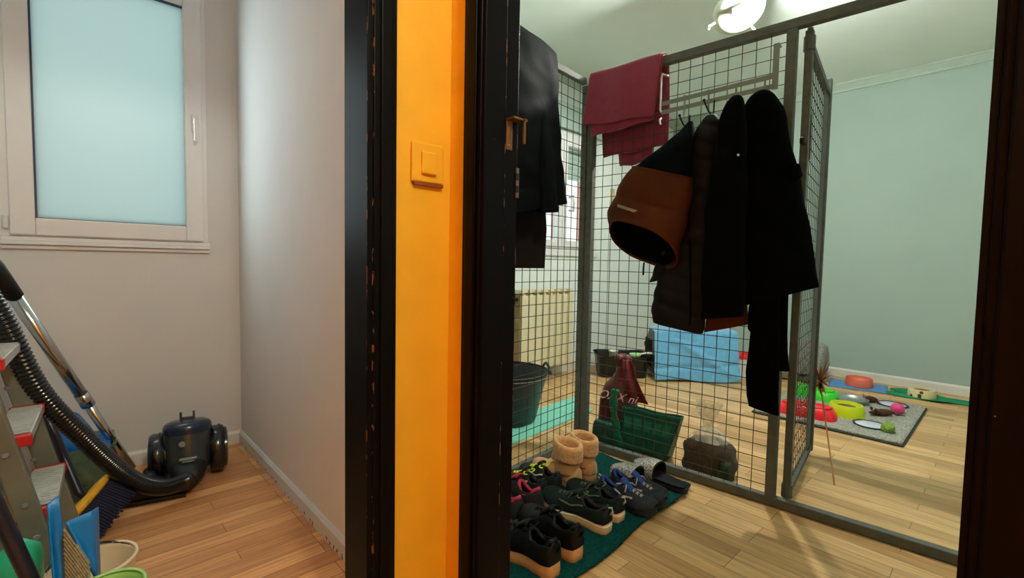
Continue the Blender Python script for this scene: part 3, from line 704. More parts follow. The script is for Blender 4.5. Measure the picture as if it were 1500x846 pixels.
obj('badge', lathe([(.012, .0), (.010, .003)], 20, cap1=True, mtx=tm @ Matrix.Translation((-.018, -.080, .075)) @ Matrix.Rotation(PI / 2, 4, 'X')), badge, vac)
bm = NB(); bx(bm, -.028, .030, -.088, -.074, .012, .022, mtx=tm); bx(bm, -.02, .022, -.088, -.074, .004, .009, mtx=tm); obj('cup_latch', bm, badge, vac, mods=[BEV(.003)])
bm = NB(); tube(bm, [(-.005, -.15, .05), (-.01, -.20, .052)], .028, 18); obj('hose_socket', bm, gloss_black, vac)

# hose, tube and floor head (one separate assembly plugged into the cleaner)
hz = [(-.235, 1.93, .93), (-.155, 1.93, .725), (-.085, 1.95, .50), (.012, 2.0, .315), (.09, 2.03, .185), (.155, 2.035, .110), (.215, 2.045, .075), (.268, 2.062, .068), (.292, 2.085, .062)]
hp = catmull(hz, 900)
bm = NB(); tube(bm, hp, lambda i, N: (.0265 + .0019 * (1 if (i % 6) < 3 else -1)) if i < N - 34 else .027, 14)
ho = thing('vacuum_hose', hp[-1], 'ribbed black vacuum hose curving down from the left to the cleaner', 'hose')
kpart('ribbed_hose', bm, gloss_black, ho, smooth=True)
kpart('hose_end', tube(NB(), [hp[-50], hp[-25], hp[-1]], .030, 16), matt_black, ho, smooth=True)
w0 = Vector((.150, 2.40, .045)); w1 = Vector((-.145, 2.20, .768)); wdv = (w1 - w0).normalized()
wand = thing('vacuum_wand', w0, 'chrome telescopic vacuum wand with black handle leaning to the left behind the hose', 'vacuum wand')
wj = w0 + (w1 - w0) * .44
kpart('lower_tube', tube(NB(), [w0, wj + wdv * .01], .0155, 20), chrome, wand, smooth=True)
kpart('upper_tube', tube(NB(), [wj, w1], .0190, 20), chrome, wand, smooth=True)
kpart('slide_catch', tube(NB(), [wj - wdv * .018, wj + wdv * .036], .0215, 20), chrome, wand, smooth=True)
kpart('handle', tube(NB(), [w1 - wdv * .005, w1 + wdv * .10, w1 + wdv * .22 + Vector((-.02, -.02, .0)), w1 + wdv * .32 + Vector((-.06, -.06, -.01))], .0235, 16), matt_black, wand, smooth=True)
bm = NB(); rings = []
for t in [k / 14 for k in range(15)]:
    x = -.125 + .25 * t; dep = .050 * (1 - abs(2 * t - 1) ** 4 * .5); h = .020 + .016 * math.exp(-((t - .5) / .22) ** 2)
    rings.append([Vector((x, dep * sp(math.cos(2 * PI * k / 18), .6), .002 + h + h * sp(math.sin(2 * PI * k / 18), .6))) for k in range(18)])
loft(rings, cap0=True, cap1=True, bm=bm)
fh = thing('vacuum_floor_head', (.185, 2.165, 0), 'wide black vacuum floor head lying on the boards in front of the cleaner', 'vacuum head', rz=-.25)
obj('head', bm, matt_black, fh, smooth=True)
bm = NB(); tube(bm, [(0, .02, .045), (-.01, .085, .07)], .022, 16); obj('neck', bm, matt_black, fh, smooth=True)
bm = NB(); bx(bm, -.12, .12, -.055, -.045, .001, .016); obj('bumper', bm, gloss_black, fh)

# ladder leaning on the left wall
alu = M('scuffed_aluminium', (122, 126, 114), 0.5, metal=.45, var=.18, vs=10)
alu2 = M('chequered_aluminium_tread', (196, 200, 196), 0.35, metal=.45, var=.1, bump=.9, bs=95)
red_cap = M('red_plastic_end', (188, 26, 30), 0.45, var=.08)
lad = thing('step_ladder', (-.03, 1.78, 0), 'aluminium step ladder with red edged chequered treads leaning on the left wall', 'ladder')
LX = lambda z: -.036 - .215 * z
YN, YF = 1.60, 1.95
def rail(y, off, name, z1=1.35, w=.050, t=.024):
    a = Vector((LX(0) + off, y, .0)); b = Vector((LX(z1) + off, y, z1))
    bm = NB(); dx = w / 2
    for p, q in ((a, b),):
        vs = []
        for c in (p, q):
            for sx, sy in ((-dx, -t / 2), (dx, -t / 2), (dx, t / 2), (-dx, t / 2)): vs.append(bm.verts.new(c + Vector((sx, sy, 0))))
        for f in ((0, 1, 2, 3), (7, 6, 5, 4), (0, 4, 5, 1), (1, 5, 6, 2), (2, 6, 7, 3), (3, 7, 4, 0)): bm.faces.new([vs[i] for i in f])
    return kpart(name, bm, alu, lad, mods=[BEV(.004)])
rail(YN, 0, 'rail', w=.046); rail(YF, .022, 'rail'); rail(YN, -.060, 'rear_leg', 1.0, .040); rail(YF, -.040, 'rear_leg', 1.0, .040)
bm = NB(); bar(bm, (LX(.3) - .060, YN, .3), (LX(.3) - .040, YF, .3), .02, .02); kpart('cross_brace', bm, alu, lad)
def slab(bm, ya, yb, ca, cb, hw_, za, zb):
    vs = [bm.verts.new((c + sx * hw_, y, z)) for y, c in ((ya, ca), (yb, cb)) for z in (za, zb) for sx in (-1, 1)]
    for f_ in ((0, 1, 3, 2), (4, 6, 7, 5), (0, 4, 5, 1), (2, 3, 7, 6), (0, 2, 6, 4), (1, 5, 7, 3)): bm.faces.new([vs[i] for i in f_])
for z in (.27, .46, .65, .84, 1.03):
    cn, cf_ = LX(z) + .012, LX(z) + .026
    mixc = lambda y: cn + (cf_ - cn) * (y - YN) / (YF - YN)
    bm = NB(); slab(bm, YN + .013, YF - .013, mixc(YN + .013), mixc(YF - .013), .034, z - .022, z)
    for k in range(18):
        y = YN + .03 + k * (YF - YN - .06) / 17; slab(bm, y - .003, y + .003, mixc(y), mixc(y), .031, z, z + .004)
    kpart('tread', bm, alu2, lad)
    for y0, y1 in ((YN + .012, YN + .036), (YF - .026, YF - .012)):
        bm = NB(); slab(bm, y0, y1, mixc(y0), mixc(y1), .0365, z - .024, z + .004)
        kpart('tread_end', bm, red_cap, lad, mods=[BEV(.003)])
for y in (YN - .0135, YF - .0135):
    for z in (.215, .30, .43, .52):
        bm = lathe([(.007, 0), (.005, .003)], 10, cap1=True, mtx=Matrix.Translation((LX(z), y, z)) @ Matrix.Rotation(PI / 2, 4, 'X')); kpart('rivet', bm, badge, lad)

# yellow push broom with navy bristles, dark pole
pole_m = M('dark_navy_pole', (22, 24, 44), 0.35, var=.08, coat=.2)
yel = M('yellow_broom_block', (222, 170, 28), 0.5, var=.1)
navyb = M('navy_bristles', (26, 30, 58), 0.8, var=.3, vs=150, bump=.6, bs=300)
bA = Vector((.060, 2.06, .150)); bB = Vector((-.028, 1.985, .075)); bd = (bB - bA).normalized()
bro = thing('broom', (.03, 2.03, 0), 'broom with yellow block and navy bristles standing on end below its dark pole', 'broom')
out = Vector((.62, -.25, -.74)); out = (out - bd * out.dot(bd)).normalized(); wd_ = bd.cross(out)
bm = NB(); rings = []
for t in [k / 12 for k in range(13)]:
    c = bA + (bB - bA) * (t * 1.5 - .12); r1 = .032 * (1 - abs(2 * t - 1) ** 5 * .75); r2 = .014 * (1 - abs(2 * t - 1) ** 5 * .6)
    rings.append([c + wd_ * (r1 * sp(math.cos(2 * PI * k / 14), .7)) + out * (r2 * sp(math.sin(2 * PI * k / 14), .7)) for k in range(14)])
kpart('block', loft(rings, cap0=True, cap1=True), yel, bro, smooth=True)
bm = NB()
for i in range(26):
    for j in range(4):
        c = bA + (bB - bA) * (i / 25 * 1.36 - .08) + wd_ * ((j - 1.5) * .010)
        e_ = c + out * (.105 + R.uniform(-.006, .004)) + bd * ((i / 25 - .5) * .03) + wd_ * ((j - 1.5) * .006)
        tube(bm, [c + out * .008, (c + e_) / 2, e_], lambda q, N: .0052 - .001 * q, 5)
br_o = kpart('bristles', bm, navyb, bro)
pm = bA + (bB - bA) * .5
kpart('pole', tube(NB(), [pm - out * .006, pm - out * .03, Vector((-.092, 2.20, .405)), Vector((-.176, 2.27, .657)), Vector((-.27, 2.35, .93))], .0135, 14), pole_m, bro, smooth=True)

# translucent storage box with a blue lid
box_m = M_film('green_tinted_clear_plastic', (120, 146, 116), .55, .25)
blue_m = M('bright_blue_plastic', (20, 104, 186), 0.4, var=.1)
dkgreen = M('dark_green_stuff', (58, 66, 34), 0.8, var=.4, vs=40)
bn = thing('storage_box', (-.005, 2.37, 0), 'clear greenish storage box with blue things on top behind the broom pole', 'box')
def rr(w, d, z, r=.03, n=6):
    pts = []
    for cx, cy, a0 in ((w - r, d - r, 0), (-w + r, d - r, 90), (-w + r, -d + r, 180), (w - r, -d + r, 270)):
        for k in range(n + 1):
            a = math.radians(a0 + 90 * k / n); pts.append(Vector((cx + r * math.cos(a), cy + r * math.sin(a), z)))
    return pts
bm = loft([rr(.085, .085, .002), rr(.10, .10, .19), rr(.106, .106, .19), rr(.106, .106, .20)], cap0=True); obj('tub', bm, box_m, bn, mods=[SOL(.003)])
bm = loft([rr(.08, .08, .006), rr(.09, .09, .15)], cap0=True, cap1=True); obj('contents', bm, dkgreen, bn)
bm = grid(20, 20, lambda u, v: Vector((-.09 + .18 * u, -.085 + .17 * v, .19 + .125 * math.sin(PI * min(1, u * 1.2 + .02)) * math.sin(PI * v) ** .6 + .015 * noise.noise(Vector((u * 5, v * 5, 1))))))
obj('blue_bag', bm, blue_m, bn, smooth=True, mods=[SOL(.002)])

# blue hand broom, upside down, in front of the ladder
bl2 = M('sky_blue_plastic', (16, 122, 200), 0.38, var=.08)
grey_br = M('grey_bristles', (134, 130, 108), 0.85, var=.3, vs=150)
hb = thing('hand_broom', (.0, 1.28, .0), 'bright blue hand broom with grey bristles standing in front of the ladder', 'broom')
def quadsheet(p00, p10, p11, p01, bulge, n=10):
    p00, p10, p11, p01 = map(Vector, (p00, p10, p11, p01)); nn = (p10 - p00).cross(p01 - p00).normalized()
    return grid(n, n, lambda u, v: (p00 * (1 - u) + p10 * u) * (1 - v) + (p01 * (1 - u) + p11 * u) * v + nn * (bulge * math.sin(PI * u) * math.sin(PI * v)))
def at(X, Y, Z): return Vector((X * .914, Y - .12, .9 + (Z - .9) * .914))
kpart('side_shield', quadsheet(at(-.056, 1.42, .352), at(-.038, 1.43, .364), at(-.018, 1.40, .10), at(-.046, 1.39, .10), .008), bl2, hb, smooth=True, mods=[SOL(.004)])
kpart('cap', quadsheet(at(-.028, 1.385, .318), at(.018, 1.40, .322), at(.020, 1.40, .16), at(.006, 1.375, .224), .008), bl2, hb, smooth=True, mods=[SOL(.005)])
kpart('cap_side', quadsheet(at(.018, 1.40, .322), at(.027, 1.45, .305), at(.027, 1.45, .10), at(.018, 1.40, .14), .003), bl2, hb, smooth=True, mods=[SOL(.004)])
bm = NB()
for i in range(22):
    for j in range(3):
        a = at(-.030 + .003 * j, 1.395 + .012 * j, .300 - .0105 * i); e_ = at(.008, 1.375 + .018 * j, .215 - .0105 * i)
        tube(bm, [a, (a + e_) / 2 + Vector((0, -.004, .004)), e_], .0036, 5)
kpart('bristles', bm, grey_br, hb)
kpart('handle', tube(NB(), [at(-.004, 1.42, .24), at(-.008, 1.425, .10), Vector((-.012, 1.31, .0))], .011, 10), bl2, hb)

# buckets at the near edge
cream_m = M('cream_plastic', (224, 208, 176), 0.35, var=.05)
apple_m = M('apple_green_plastic', (150, 206, 120), 0.35, var=.05)
teal_pl = M('teal_green_plastic', (20, 168, 128), 0.35, var=.06)
def bucket(name, c, r0, r1, h, mat, label, cat, handle=None, t=.0035):
    o = thing(name, c, label, cat)
    obj('wall', lathe([(r0 * .98, .0), (r0, .004), (r0 + (r1 - r0) * .96, h * .94), (r1, h * .965), (r1 + .005, h * .985), (r1 + .004, h), (r1 - .001, h * .995)], 40, cap0=True), mat, o, smooth=True, mods=[SOL(t)])
    if handle is not None:
        pts = [(r1 * 1.03 * math.cos(PI * k / 14), r1 * 1.03 * math.sin(PI * k / 14) * .97, h * .96 + .012 * math.sin(PI * k / 14)) for k in range(15)]
        hd_ = obj('bail_handle', tube(NB(), pts, .003, 6), handle, o); hd_.rotation_euler = (0, 0, .4)
    return o
bucket('bucket', (.015, 1.425, 0), .062, .078, .193, cream_m, 'small cream plastic bucket on the lumber room floor beside the blue hand broom', 'bucket', matt_black)
bucket('tub', (.034, 1.195, 0), .046, .056, .243, apple_m, 'apple green plastic tub nearest to the doorway, only its rim in view', 'tub')
ts = thing('plastic_jug', (-.120, 1.43, 0), 'teal green plastic jug beside the dark pole', 'jug')
rings = []
for t in [k / 12 for k in range(13)]:
    z = .275 * t; r = .050 * (1 - .15 * t) if t < .85 else .0425 * math.sqrt(max(.02, 1 - ((t - .85) / .16) ** 2))
    rings.append([Vector((r * (1.0 + .35 * t) * sp(math.cos(2 * PI * k / 28), .9), r * sp(math.sin(2 * PI * k / 28), .9), z + .018 * math.cos(2 * PI * k / 28) * t)) for k in range(28)])
obj('body', loft(rings, cap0=True, cap1=True), teal_pl, ts, smooth=True)
mp_ = thing('mop', (-.035, 1.30, .0), 'thick dark navy handle slanting across the teal jug', 'mop')
kpart('handle', tube(NB(), [Vector((-.018, 1.313, .02)), Vector((-.081, 1.27, .29)), Vector((-.111, 1.25, .42)), Vector((-.21, 1.184, .85))], .0135, 14), pole_m, mp_, smooth=True)
kpart('ferrule', tube(NB(), [Vector((-.013, 1.316, .0)), Vector((-.025, 1.308, .05))], .016, 14), matt_black, mp_)

# ------------------------------------------------------------------ cat room: radiator
cream_rad = M('cream_radiator_enamel', (224, 214, 178), 0.4, var=.04)
tan_side = M('tan_radiator_side', (150, 124, 82), 0.5, var=.15)  # brownish tone of the side plate, darker than the columns
rad = thing('radiator', (2.345, 2.45, .085), 'cream column radiator under the window on the far left wall', 'radiator')
NSEC = 8; SW = .0725
for k in range(NSEC):
    x = k * SW; bm = NB()
    bx(bm, x + .003, x + SW - .003, -.048, -.040, .03, .585); bx(bm, x + SW / 2 - .012, x + SW / 2 + .012, -.04, .046, .02, .60)
    bx(bm, x + .003, x + SW - .003, .030, .036, .03, .585)
    bx(bm, x + .010, x + SW - .010, -.046, .046, .605, .624)
    bx(bm, x + .004, x + .026, -.050, .05, .59, .607)
    tube(bm, [(x, 0, .555), (x + SW, 0, .555)], .021, 12); tube(bm, [(x, 0, .055), (x + SW, 0, .055)], .021, 12)
    obj('column', bm, cream_rad, rad, mods=[BEV(.003)])
bm = NB(); bx(bm, -.012, .0, -.046, .046, .03, .585); obj('side_plate', bm, tan_side, rad)
bm = NB(); tube(bm, [(-.05, -.01, .555), (.0, -.01, .555)], .014, 10); tube(bm, [(-.05, -.01, .52), (-.05, -.01, .60)], .016, 10); obj('valve', bm, gloss_black, rad)
bm = NB(); tube(bm, [(-.02, 0, .055), (-.045, 0, .055), (-.045, 0, -.085)], .008, 8); obj('pipe', bm, cream_rad, rad)
bm = NB()
for x in (.12, .46): bx(bm, x - .01, x + .01, .03, .106, .05, .08); bx(bm, x - .01, x + .01, .03, .106, .53, .56)
obj('wall_bracket', bm, cream_rad, rad)

# small things on the walls
wbx = M('beige_wall_box', (206, 186, 146), 0.6, var=.05)
o = thing('junction_box', (3.62, FAC, 1.53), 'small beige box high on the back wall below the maroon towel', 'wall box')
bm = NB(); bx(bm, -.025, .025, -.02, 0, -.07, .07); obj('cover', bm, wbx, o, mods=[BEV(.004)])
bm = NB(); tube(bm, [(-.03, -.006, -.05), (-.032, -.006, -.7), (-.032, -.006, -1.45)], .004, 6); obj('cable', bm, wall_mint_dim, o)

# ------------------------------------------------------------------ black tub on a teal mat behind the side panel
mint_mat = M('turquoise_mat', (126, 206, 186), 0.8, var=.06, bump=.2)
bm = grid(24, 10, lambda u, v: Vector((1.20 + 1.12 * u + .17 * v, 1.625 + .105 * u + .27 * v, .004 + .002 * math.sin(14 * u) * math.sin(5 * v))))
tag(obj('floor_mat', bm, mint_mat, mods=[SOL(.006)]), 'turquoise mat on the floor under the black tub', 'mat')
tubm = M('black_rubber_tub', (16, 17, 17), 0.4, var=.1)
tb = thing('tub', (1.80, 1.965, .009), 'large black rubber tub with handles standing on the turquoise mat', 'tub')
obj('wall', lathe([(.17, 0), (.178, .01), (.236, .262), (.246, .272), (.248, .282), (.238, .284)], 48, cap0=True), tubm, tb, smooth=True, mods=[SOL(.006, -1)])
for a in (-.55, PI - .55):
    c, s = math.cos(a), math.sin(a)
    pts = [Vector((.243 * c - s * u, .243 * s + c * u, .268 + .045 * (1 - (u / .085) ** 2))) for u in [(-.085 + .17 * k / 10) for k in range(11)]]
    obj('handle', tube(NB(), pts, .008, 8), tubm, tb, smooth=True)
wire_rim = M('pale_tub_rim', (120, 124, 122), 0.4, var=.1)
obj('rim_cord', tube(NB(), [Vector((.250 * math.cos(2 * PI * k / 48), .250 * math.sin(2 * PI * k / 48), .264)) for k in range(48)], .0025, 6, closed=True), wire_rim, tb, smooth=True)

# ------------------------------------------------------------------ vestibule chenille rug
def M_rug(name, c, vs=220):
    return M(name, c, 0.95, var=.65, vs=vs, bump=.8, bs=vs * 1.6, sheen=.3)
teal_rug = M('teal_chenille', (5, 60, 56), .95, var=.5, vs=130, bump=.8, bs=200, spec=.1)
RA = math.radians(3.4)
rug = thing('rug', (1.30, 1.085, 0), 'dark teal chenille rug under the shoes', 'rug', rz=RA)
bm = NB()
def rugp(u, v): 
    x = -.50 + 1.0 * u; y = -.265 + .515 * v
    return Vector((x + .006 * math.sin(17 * v), y + .007 * math.sin(13 * u), .010 + .0035 * noise.noise(Vector((x * 60, y * 60, 0)))))
grid(120, 70, rugp, bm); obj('backing', bm, teal_rug, rug, smooth=True, mods=[SOL(.008, -1)])
bm = NB()
for i in range(125):
    for j in range(66):
        p = rugp((i + R.random()) / 125, (j + R.random()) / 66); a = R.uniform(0, 2 * PI); d = Vector((math.cos(a), math.sin(a), .55)) * .009
        sd = Vector((-math.sin(a), math.cos(a), 0)) * .0028
        v = [bm.verts.new(q) for q in (p - sd, p + sd, p + d + sd * .8, p + d - sd * .8)]; bm.faces.new(v)
pile = obj('pile', bm, teal_rug, rug); pile['kind'] = 'stuff'

# ------------------------------------------------------------------ shoes
insole_m = M('dark_insole', (20, 20, 22), 0.9, var=.1)
def shoe_parts(o, L, W, H, up, sole, lace=None, lining=None, sole_h=.026, heel_h=.0, collar=None, stripe=None, tab=None, tongue=None, side=1, two_tone=None, open_to=.40, flare=1.0):
    def hw(t):   # half width of the last
        if t < .12: return W * (.30 + .50 * math.sqrt(max(0, t / .12)) * .60 + .02)
        if t < .42: return W * (.62 - .03 * math.sin(PI * (t - .12) / .3))
        if t < .72: return W * (.62 + .36 * math.sin(PI / 2 * (t - .42) / .30) ** 1.2)
        return W * .98 * math.sqrt(max(.0, 1 - ((t - .72) / .285) ** 2.3))
    cx = lambda t: side * W * .13 * math.sin(PI * max(0, t - .35) / 1.3)
    spring = lambda t: .016 * max(0, (t - .72) / .28) ** 2
    bump_h = lambda t: sole_h + heel_h * max(0, 1 - t / .5)
    # sole
    N = 30; rings = []
    for lev, (gw, gz) in enumerate(((.90, 0), (1.0, .12), (1.06 * flare, .55), (1.03, 1.0), (.9, 1.02))):
        ring = []
        for k in range(N + 1): t = k / N; ring.append(Vector((cx(t) + hw(t) * gw, t * L * (1 + .012 * (gw - 1) * 10) - (gw - 1) * .03, spring(t) + bump_h(t) * gz + (.006 * math.sin(t * 9) * (gz > .9)))))
        for k in range(N, -1, -1): t = k / N; ring.append(Vector((cx(t) - hw(t) * gw, t * L * (1 + .012 * (gw - 1) * 10) - (gw - 1) * .03, spring(t) + bump_h(t) * gz + (.006 * math.sin(t * 9) * (gz > .9)))))
        rings.append(ring)
    obj('sole', loft(rings, cap0=True, cap1=True), sole, o, smooth=True, mods=[('EDGE_SPLIT', dict(split_angle=.9))])
    if two_tone:
        r2 = []
        for gw, gz in ((1.015, .60), (1.075 * flare, .68), (1.07 * flare, .80), (1.02, .86)):
            ring = [Vector((cx(k / N) + hw(k / N) * gw, k / N * L - (gw - 1) * .04, spring(k / N) + bump_h(k / N) * gz)) for k in range(N + 1)] + [Vector((cx(k / N) - hw(k / N) * gw, k / N * L - (gw - 1) * .04, spring(k / N) + bump_h(k / N) * gz)) for k in range(N, -1, -1)]
            r2.append(ring)
        obj('midsole_stripe', loft(r2), two_tone, o, smooth=True)
    # upper
    def top(t):
        return bump_h(t) + (H - sole_h) * lerp_table([(0, .93), (.05, 1.0), (.14, .90), (.26, .78), (.38, .92), (.46, .96), (.60, .76), (.75, .60), (.88, .52), (.95, .42), (.985, .28), (1.0, .16)], t)[1]
    bm = NB(); ny, nx = 34, 22; V = []
    for i in range(ny + 1):
        t = .004 + .992 * i / ny; row = []
        for k in range(nx + 1):
            ph = PI * k / nx; w = hw(t) * (1.0 - .12 * math.sin(ph)); zz = spring(t) + bump_h(t) * .95
            row.append(bm.verts.new((cx(t) + w * sp(math.cos(ph), .72), t * L, zz + max(.002, top(t) - bump_h(t)) * abs(math.sin(ph)) ** .62)))
        V.append(row)
    for i in range(ny):
        for k in range(nx):
            t = (i + .5) / ny; ph = (k + .5) / nx
            if t < open_to and t > .03 and abs(ph - .5) < (.24 if t < .28 else .24 - .14 * (t - .28) / max(.01, open_to - .28)): continue
            bm.faces.new((V[i][k], V[i][k + 1], V[i + 1][k + 1], V[i + 1][k]))
    bm.faces.new(V[0][::-1])
    obj('upper', bm, up, o, smooth=True, mods=[SOL(.005, 1), SUB(1)])
    zf = lambda t, ph: spring(t) + bump_h(t) * .95 + (top(t) - bump_h(t)) * abs(math.sin(ph)) ** .62
    # insole
    bm = grid(14, 6, lambda u, v: Vector((cx(.03 + .6 * u) + hw(.03 + .6 * u) * .84 * (2 * v - 1), (.03 + .6 * u) * L, bump_h(.03 + .6 * u) + .004)))
    obj('insole', bm, lining or insole_m, o)
    if collar:   # padded rim round the ankle opening
        pts = []
        for k in range(40):
            a = 2 * PI * k / 40; t = .215 + .185 * math.cos(a) * -1; s_ = math.sin(a)
            w = hw(max(.02, t)) * .80 * s_; pts.append((cx(t) + w, t * L, zf(max(.03, t), PI / 2 - .9 * s_) + .002 - (.006 if abs(s_) > .6 else 0)))
        obj('collar', tube(NB(), pts, .0065, 8, closed=True), collar, o, smooth=True)
    if tongue:
        bm = grid(10, 6, lambda u, v: Vector((cx(.42) + (v - .5) * W * .78, (.40 + .20 * u) * L, zf(.40 + .2 * u, PI / 2) + .010 + .018 * (1 - u) - .010 * (2 * v - 1) ** 2)))
        obj('tongue', bm, tongue, o, smooth=True, mods=[SOL(.006)])
    if lace:
        bm = NB()
        for q in range(5):
            t = .46 + .065 * q; t2 = t + .045; w = W * (.34 - .02 * q); zl = zf(t, PI / 2) + .007; z2 = zf(t2, PI / 2) + .006
            for sg in (-1, 1):
                tube(bm, [(cx(t) - sg * w, t * L, zl - .008), (cx(t), (t + t2) / 2 * L, (zl + z2) / 2 + .004), (cx(t) + sg * w, t2 * L, z2 - .007)], .0026, 6)
        for sg in (-1, 1):
            c = Vector((cx(.47), .46 * L, zf(.47, PI / 2) + .012))
            tube(bm, [c + Vector((sg * .030 * math.sin(a), -.012 * math.sin(a / 2) - .01 * math.sin(a), .006 * math.sin(a) - .004 * a)) for a in [PI * k / 10 for k in range(11)]], .0026, 6)
            tube(bm, [c, c + Vector((sg * .02, .015, -.002)), c + Vector((sg * .036, .02, -.016))], .0024, 6)
        obj('laces', bm, lace, o, smooth=True)
    if stripe:
        for sg in (-1, 1):
            pts = []
            for q in range(9):
                t = .32 + .34 * q / 8; ph = min(.26 + .55 * abs(q / 8 - .45) * 1.6, 1.2); pp = ph if sg > 0 else PI - ph
                w = hw(t) * (1 - .12 * math.sin(pp)); pts.append((cx(t) + (w + .004) * sp(math.cos(pp), .72), t * L, zf(t, pp) + .003))
            obj('side_stripe', tube(NB(), pts, .0036, 6), stripe, o, smooth=True)
    if tab:
        bm = NB(); tube(bm, [(0, .010, H * .95), (0, -.010, H * 1.04), (0, -.014, H * .9), (0, -.004, H * .74)], .0035, 6); obj('heel_loop', bm, tab, o, smooth=True)

def shoe(name, label, group, x, y, rz, z=.014, **kw):
    o = thing(name, (x, y, z), label, 'shoe', group, rz=rz)
    shoe_parts(o, **kw); return o

soleC = M('cream_rubber_sole', (226, 190, 140), 0.6, var=.12, vs=40)
soleT = M('tan_rubber_sole', (206, 150, 96), 0.6, var=.15, vs=40)
soleK = M('black_rubber_sole', (18, 18, 18), 0.6, var=.1)
soleW = M('off_white_sole', (222, 206, 176), 0.6, var=.1)
mesh_k = M('black_mesh_upper', (17, 18, 19), 0.8, var=.25, vs=120, bump=.4, bs=400)
mesh_g = M('dark_green_black_upper', (18, 28, 24), 0.8, spec=.2, var=.4, vs=60, bump=.4, bs=350)
mesh_w = M('dark_wine_black_upper', (30, 20, 22), 0.75, var=.25, vs=90, bump=.4, bs=350)
mesh_n = M('navy_black_upper', (18, 24, 36), 0.7, var=.3, vs=70, bump=.3, bs=300)
leather_k = M('black_leather', (8, 8, 9), 0.5, spec=.2, var=.2, vs=30, bump=.2, bs=90)
pink = M('crimson_pink_lining', (190, 36, 72), 0.7, var=.12)
neon = M('neon_yellow_laces', (206, 226, 40), 0.6, var=.1)
blue_l = M('royal_blue_lining', (30, 62, 140), 0.7, var=.1)
grey_l = M('pale_grey_loop', (176, 172, 160), 0.5, var=.1)
olive_l = M('olive_laces', (76, 88, 62), 0.7, var=.2)
UP = PI * 0   # toes point to +y when rz = 0
g = 'shoes on the teal rug'
kw = dict(L=.270, W=.050, H=.090, up=mesh_g, sole=soleC, lace=olive_l, tongue=mesh_k, tab=grey_l, collar=mesh_k, stripe=olive_l, sole_h=.038, two_tone=soleW)
shoe('sneaker', 'dark green black sneaker with thick cream sole at the front edge of the rug', g, 1.268, .868, .03, side=-1, **kw)
shoe('sneaker', 'dark sneaker with cream heel, half hidden between the green sneaker and the navy shoes', g, 1.360, .880, -.02, side=1, **dict(kw, L=.240))
kw = dict(L=.246, W=.047, H=.100, up=mesh_w, sole=soleC, lace=None, tongue=pink, lining=pink, collar=pink, sole_h=.032, two_tone=mesh_w)
shoe('sneaker', 'dark sneaker with crimson pink collar, cut off by the door jamb', g, 1.078, 1.092, .03, side=-1, **kw)
shoe('sneaker', 'dark sneaker with crimson pink collar beside the yellow laced pair', g, 1.172, 1.092, .01, side=1, **kw)
kw = dict(L=.245, W=.053, H=.110, up=leather_k, sole=soleT, lace=leather_k, tongue=leather_k, tab=leather_k, collar=leather_k, sole_h=.044)
shoe('ankle_shoe', 'high black shoe with tan sole, nearest, cut off by the door jamb', g, .972, .838, .03, side=-1, **kw)
shoe('ankle_shoe', 'high black shoe with thick tan sole at the near corner of the rug', g, 1.080, .842, -.01, side=1, **kw)
kw = dict(L=.205, W=.040, H=.086, up=mesh_k, sole=soleK, lace=neon, tongue=mesh_k, collar=mesh_k, stripe=grey_l, sole_h=.024)
shoe('sneaker', 'black sneaker with neon yellow laces, left of the pair by the side panel', g, 1.258, 1.150, .02, side=-1, **kw)
shoe('sneaker', 'black sneaker with neon yellow laces, next to the beige boots', g, 1.340, 1.150, .0, side=1, **kw)
kw = dict(L=.226, W=.040, H=.080, up=mesh_n, sole=soleK, lace=grey_l, tongue=blue_l, lining=blue_l, collar=blue_l, stripe=grey_l, sole_h=.024, tab=grey_l)
shoe('sneaker', 'navy shoe with blue collar beside the dark sneakers', g, 1.460, 1.040, PI + .04, side=-1, **kw)
shoe('sneaker', 'navy shoe with blue collar next to the silver slipper', g, 1.544, 1.045, PI + .03, side=1, **kw)

# beige fleece boots
suede = M('beige_suede', (196, 142, 88), 0.9, var=.14, vs=30, bump=.2, bs=200, sheen=.3)
fleece = M('beige_fleece', (208, 154, 100), 0.98, var=.2, vs=90, bump=1.0, bs=190, sheen=.2)
def boot(label, x, y, rz, side):
    o = thing('ankle_boot', (x, y, .014), label, 'boot', g, rz=rz)
    shoe_parts(o, L=.226, W=.044, H=.085, up=suede, sole=soleT, lining=fleece, sole_h=.028, side=side, open_to=.36)
    rings = []
    for t in [k / 14 for k in range(15)]:
        z = .055 + .095 * t; rx = .037 + .006 * t; ry = .046 + .003 * t; cy = .058 - .006 * t
        rings.append([Vector((rx * math.cos(2 * PI * k / 28), cy + ry * math.sin(2 * PI * k / 28) * (1.15 if math.sin(2 * PI * k / 28) > 0 else .95), z)) for k in range(28)])
    obj('shaft', loft(rings), suede, o, smooth=True, mods=[SOL(.005, 1)])
    rings = []
    for j in range(13):      # turned down cuff
        a = j / 12
        if a < .45: d, z = .010, .112 + .058 * a / .45
        elif a < .6: d, z = .010 - .016 * (a - .45) / .15, .170 + .008 * math.sin(PI * (a - .45) / .15)
        else: d, z = -.006 - .002 * a, .170 - .075 * (a - .6) / .4
        rings.append([Vector(((.0425 + d) * math.cos(2 * PI * k / 32), .054 + (.048 + d) * math.sin(2 * PI * k / 32) * (1.12 if math.sin(2 * PI * k / 32) > 0 else .97), z + .007 * math.sin(2 * PI * k / 32) + .003 * noise.noise(Vector((k * .6, j, side))))) for k in range(32)])
    obj('fleece_cuff', loft(rings), fleece, o, smooth=True, mods=[SOL(.007), SUB(1)])
boot('beige boot with turned down fleece cuff, front of the two boots', 1.434, 1.128, .03, -1)
boot('beige boot with turned down fleece cuff, nearer the cage corner', 1.536, 1.130, -.02, 1)

